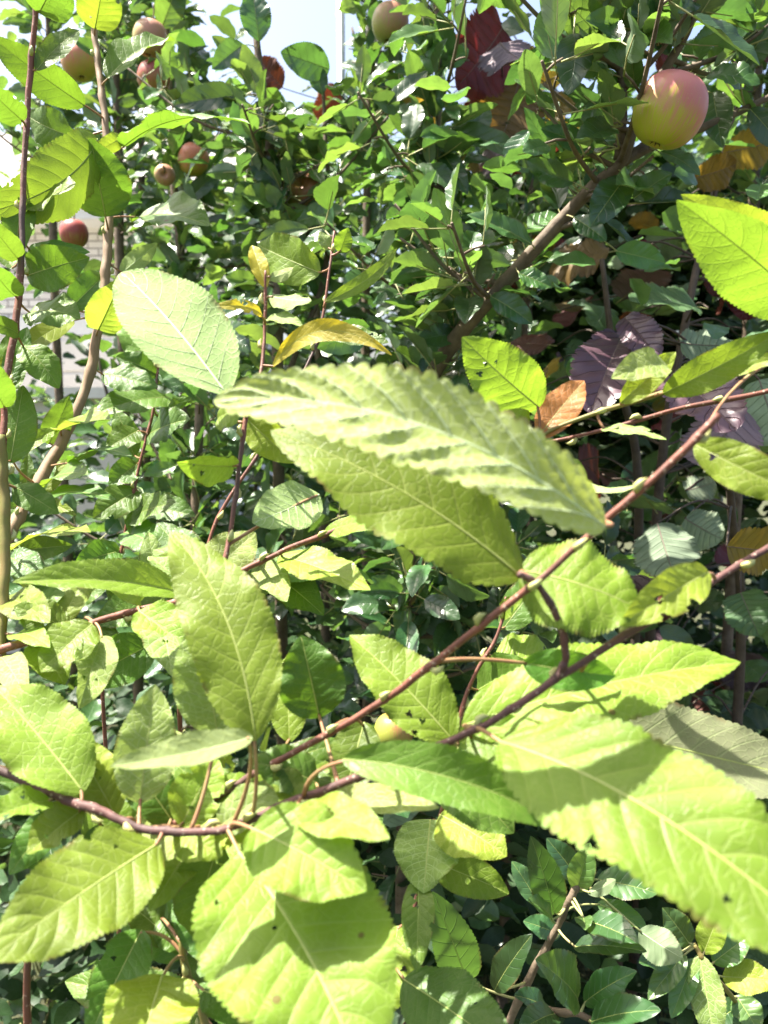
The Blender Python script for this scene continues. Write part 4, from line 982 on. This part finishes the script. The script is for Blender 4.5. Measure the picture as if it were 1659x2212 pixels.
def fill(t, key, n, box, ln, wd, dd, mats, seed):
    r = random.Random(seed); S = [p for p in STEM[key] if box[0] < proj(p)[0] < box[1] and box[2] < proj(p)[1] < box[3]]
    for i in range(n):
        p = r.choice(S); x, y, d = proj(p); a = r.uniform(0, 6.28); L = r.uniform(*ln)
        b = (x + math.cos(a) * 26, y + math.sin(a) * 26); e = (b[0] + math.cos(a) * L, b[1] + math.sin(a) * L)
        db = d + dd + r.uniform(0, .03)
        hero_leaf(t, key, b, e, wd * r.uniform(.75, 1.2) * L / ln[1], db, db - r.uniform(-.01, .04), k=r.uniform(.15, .6), mat=r.choice(mats), seed=seed * 100 + i)
fill(c_, 'C', 15, (-20, 620, 1100, 1420), (95, 165), 92, .015, ('pop', 'mid', 'pop', 'pale', 'deep'), 3)
fill(B_, 'B', 13, (-20, 760, 1600, 1810), (120, 220), 120, .03, ('pop', 'mid', 'pop', 'pale', 'deep'), 5)
fill(s3, 'S3', 7, (-60, 60, 1000, 1540), (90, 150), 84, .01, ('pop', 'mid', 'pale', 'deep'), 7)
fill(f_, 'F', 8, (300, 520, 1780, 2300), (120, 200), 110, .02, ('pop', 'mid', 'deep'), 9)
fill(s1, 'S1', 10, (-40, 260, 760, 1250), (80, 130), 56, .01, ('mid', 'deep', 'deep', 'pop'), 11)
fill(s2, 'S2', 9, (-20, 90, 330, 900), (90, 150), 74, .02, ('mid', 'deep', 'mid'), 17)
fill(s6, 'S6', 8, (200, 360, 740, 1300), (80, 130), 60, .01, ('mid', 'deep', 'deep'), 12)
fill(A_, 'A', 5, (400, 1000, 1400, 1800), (120, 190), 100, .03, ('mid', 'deep', 'pop'), 13)
fill(e_, 'E', 5, (850, 1100, 1300, 2100), (90, 160), 90, .01, ('mid', 'deep', 'pop'), 15)
# ------------------------------------------------------------------ apple shoot low on the right
al = thing('apple_shoot', (.16, .62, 0), 'apple shoot with dark glossy leaves below the broad lime poplar leaf', 'apple shoot')
stem(al, 'AL', [(1262, 1900, .58), (1232, 1940, .58), (1195, 2020, .59), (1140, 2120, .60), (1080, 2260, .62)], .0026, .0040, 'appbark', [(.16, .62, .3), (.16, .62, -.05)], bud=False)
stem(al, 'AL2', [(1300, 2230, .52), (1262, 2195, .525), (1180, 2180, .55), (1120, 2150, .60)], .0018, .0028, 'appbark', name='side_twig', bud=False)
def HA(rows, key):
    for b, t_, wd, db, dt, k, mat, side in rows:
        hero_leaf(al, key, b, t_, wd, db, dt, k=k, mat=mat, side=side, kind='apl', petmat='petg', fold=16, quilt=.02, wave=.04, veins=1, arch=.06)
HA([((1198, 1975), (1146, 1805), 78, .57, .54, .25, 'applea', 't'), ((1165, 1955), (1105, 1860), 50, .59, .60, .4, 'apple', 't'), ((1010, 2122), (934, 1925), 100, .60, .56, .1, 'applea', 't'),
    ((1068, 2140), (1150, 2018), 64, .58, .56, .4, 'applea', 't'), ((1266, 1990), (1380, 2038), 62, .56, .52, .55, 'applea', 't'), ((1240, 2046), (1398, 2056), 46, .57, .53, .6, 'applea', 't'),
    ((1196, 1988), (1140, 1945), 34, .56, .54, .5, 'apple2', 't'), ((1290, 1952), (1398, 2004), 44, .6, .58, .5, 'apple2', 't'), ((1245, 1925), (1275, 1820), 60, .58, .57, .1, 'apple2', 't'),
    ((1270, 1930), (1330, 1900), 30, .57, .56, .4, 'apple2', 'u'), ((1380, 2010), (1475, 2070), 80, .56, .54, .3, 'apple2', 'u'), ((1210, 2020), (1130, 1990), 50, .6, .6, .4, 'apple', 't'),
    ((1260, 1980), (1265, 2010), 40, .56, .54, .1, 'apple2', 't'), ((1250, 1900), (1180, 1810), 60, .6, .6, .3, 'apple', 't'), ((1290, 1900), (1420, 1930), 70, .60, .58, .4, 'apple2', 't')], 'AL')
HA([((1248, 2158), (1156, 2072), 96, .53, .50, .35, 'applea', 't'), ((1262, 2166), (1376, 2098), 62, .53, .51, .45, 'applea', 't'), ((1276, 2208), (1428, 2182), 66, .51, .48, .5, 'applea', 't'),
    ((1180, 2175), (1110, 2150), 44, .55, .54, .5, 'apple', 't'), ((1200, 2190), (1120, 2230), 60, .54, .50, .4, 'apple', 't'), ((1300, 2180), (1350, 2260), 60, .52, .5, .4, 'apple', 't')], 'AL2')
br = thing('bramble_shoot', (.36, .66, 0), 'pale green soft leaved shoot with drooping pointed leaves on the shaded bank', 'garden plant')
stem(br, 'BR', [(1500, 2040, .60), (1530, 2090, .60), (1600, 2180, .62), (1680, 2300, .64)], .0018, .0026, 'grnbark', [(.36, .66, .3), (.36, .66, -.05)], bud=False)
for b, t_, wd, db, dt, k, mat in [((1510, 2060), (1545, 2260), 74, .60, .57, .3, 'pale'), ((1480, 2060), (1400, 2160), 52, .6, .58, .3, 'apple2'), ((1500, 2070), (1450, 2200), 52, .6, .58, .3, 'apple2'), ((1450, 2070), (1380, 2080), 50, .6, .58, .3, 'apple2'),
        ((1540, 2080), (1620, 2020), 60, .6, .6, .3, 'apple2'), ((1560, 2110), (1680, 2120), 70, .6, .58, .35, 'pop'), ((1590, 2150), (1640, 2230), 66, .62, .6, .35, 'apple2'), ((1490, 2040), (1430, 1960), 60, .6, .6, .3, 'apple2'), ((1520, 2060), (1560, 1960), 60, .6, .6, .3, 'pop'), ((1600, 2170), (1520, 2230), 60, .62, .6, .35, 'apple')]:
    hero_leaf(br, 'BR', b, t_, wd, db, dt, k=k, mat=mat, kind='apl', petmat='petg', fold=12, veins=1, quilt=.03)
print('leaves', NLEAF, 'hero', HERO, 'objects', len(bpy.data.objects), 'tris', sum(len(o.data.polygons) * 2 for o in bpy.data.objects if o.type == 'MESH'))
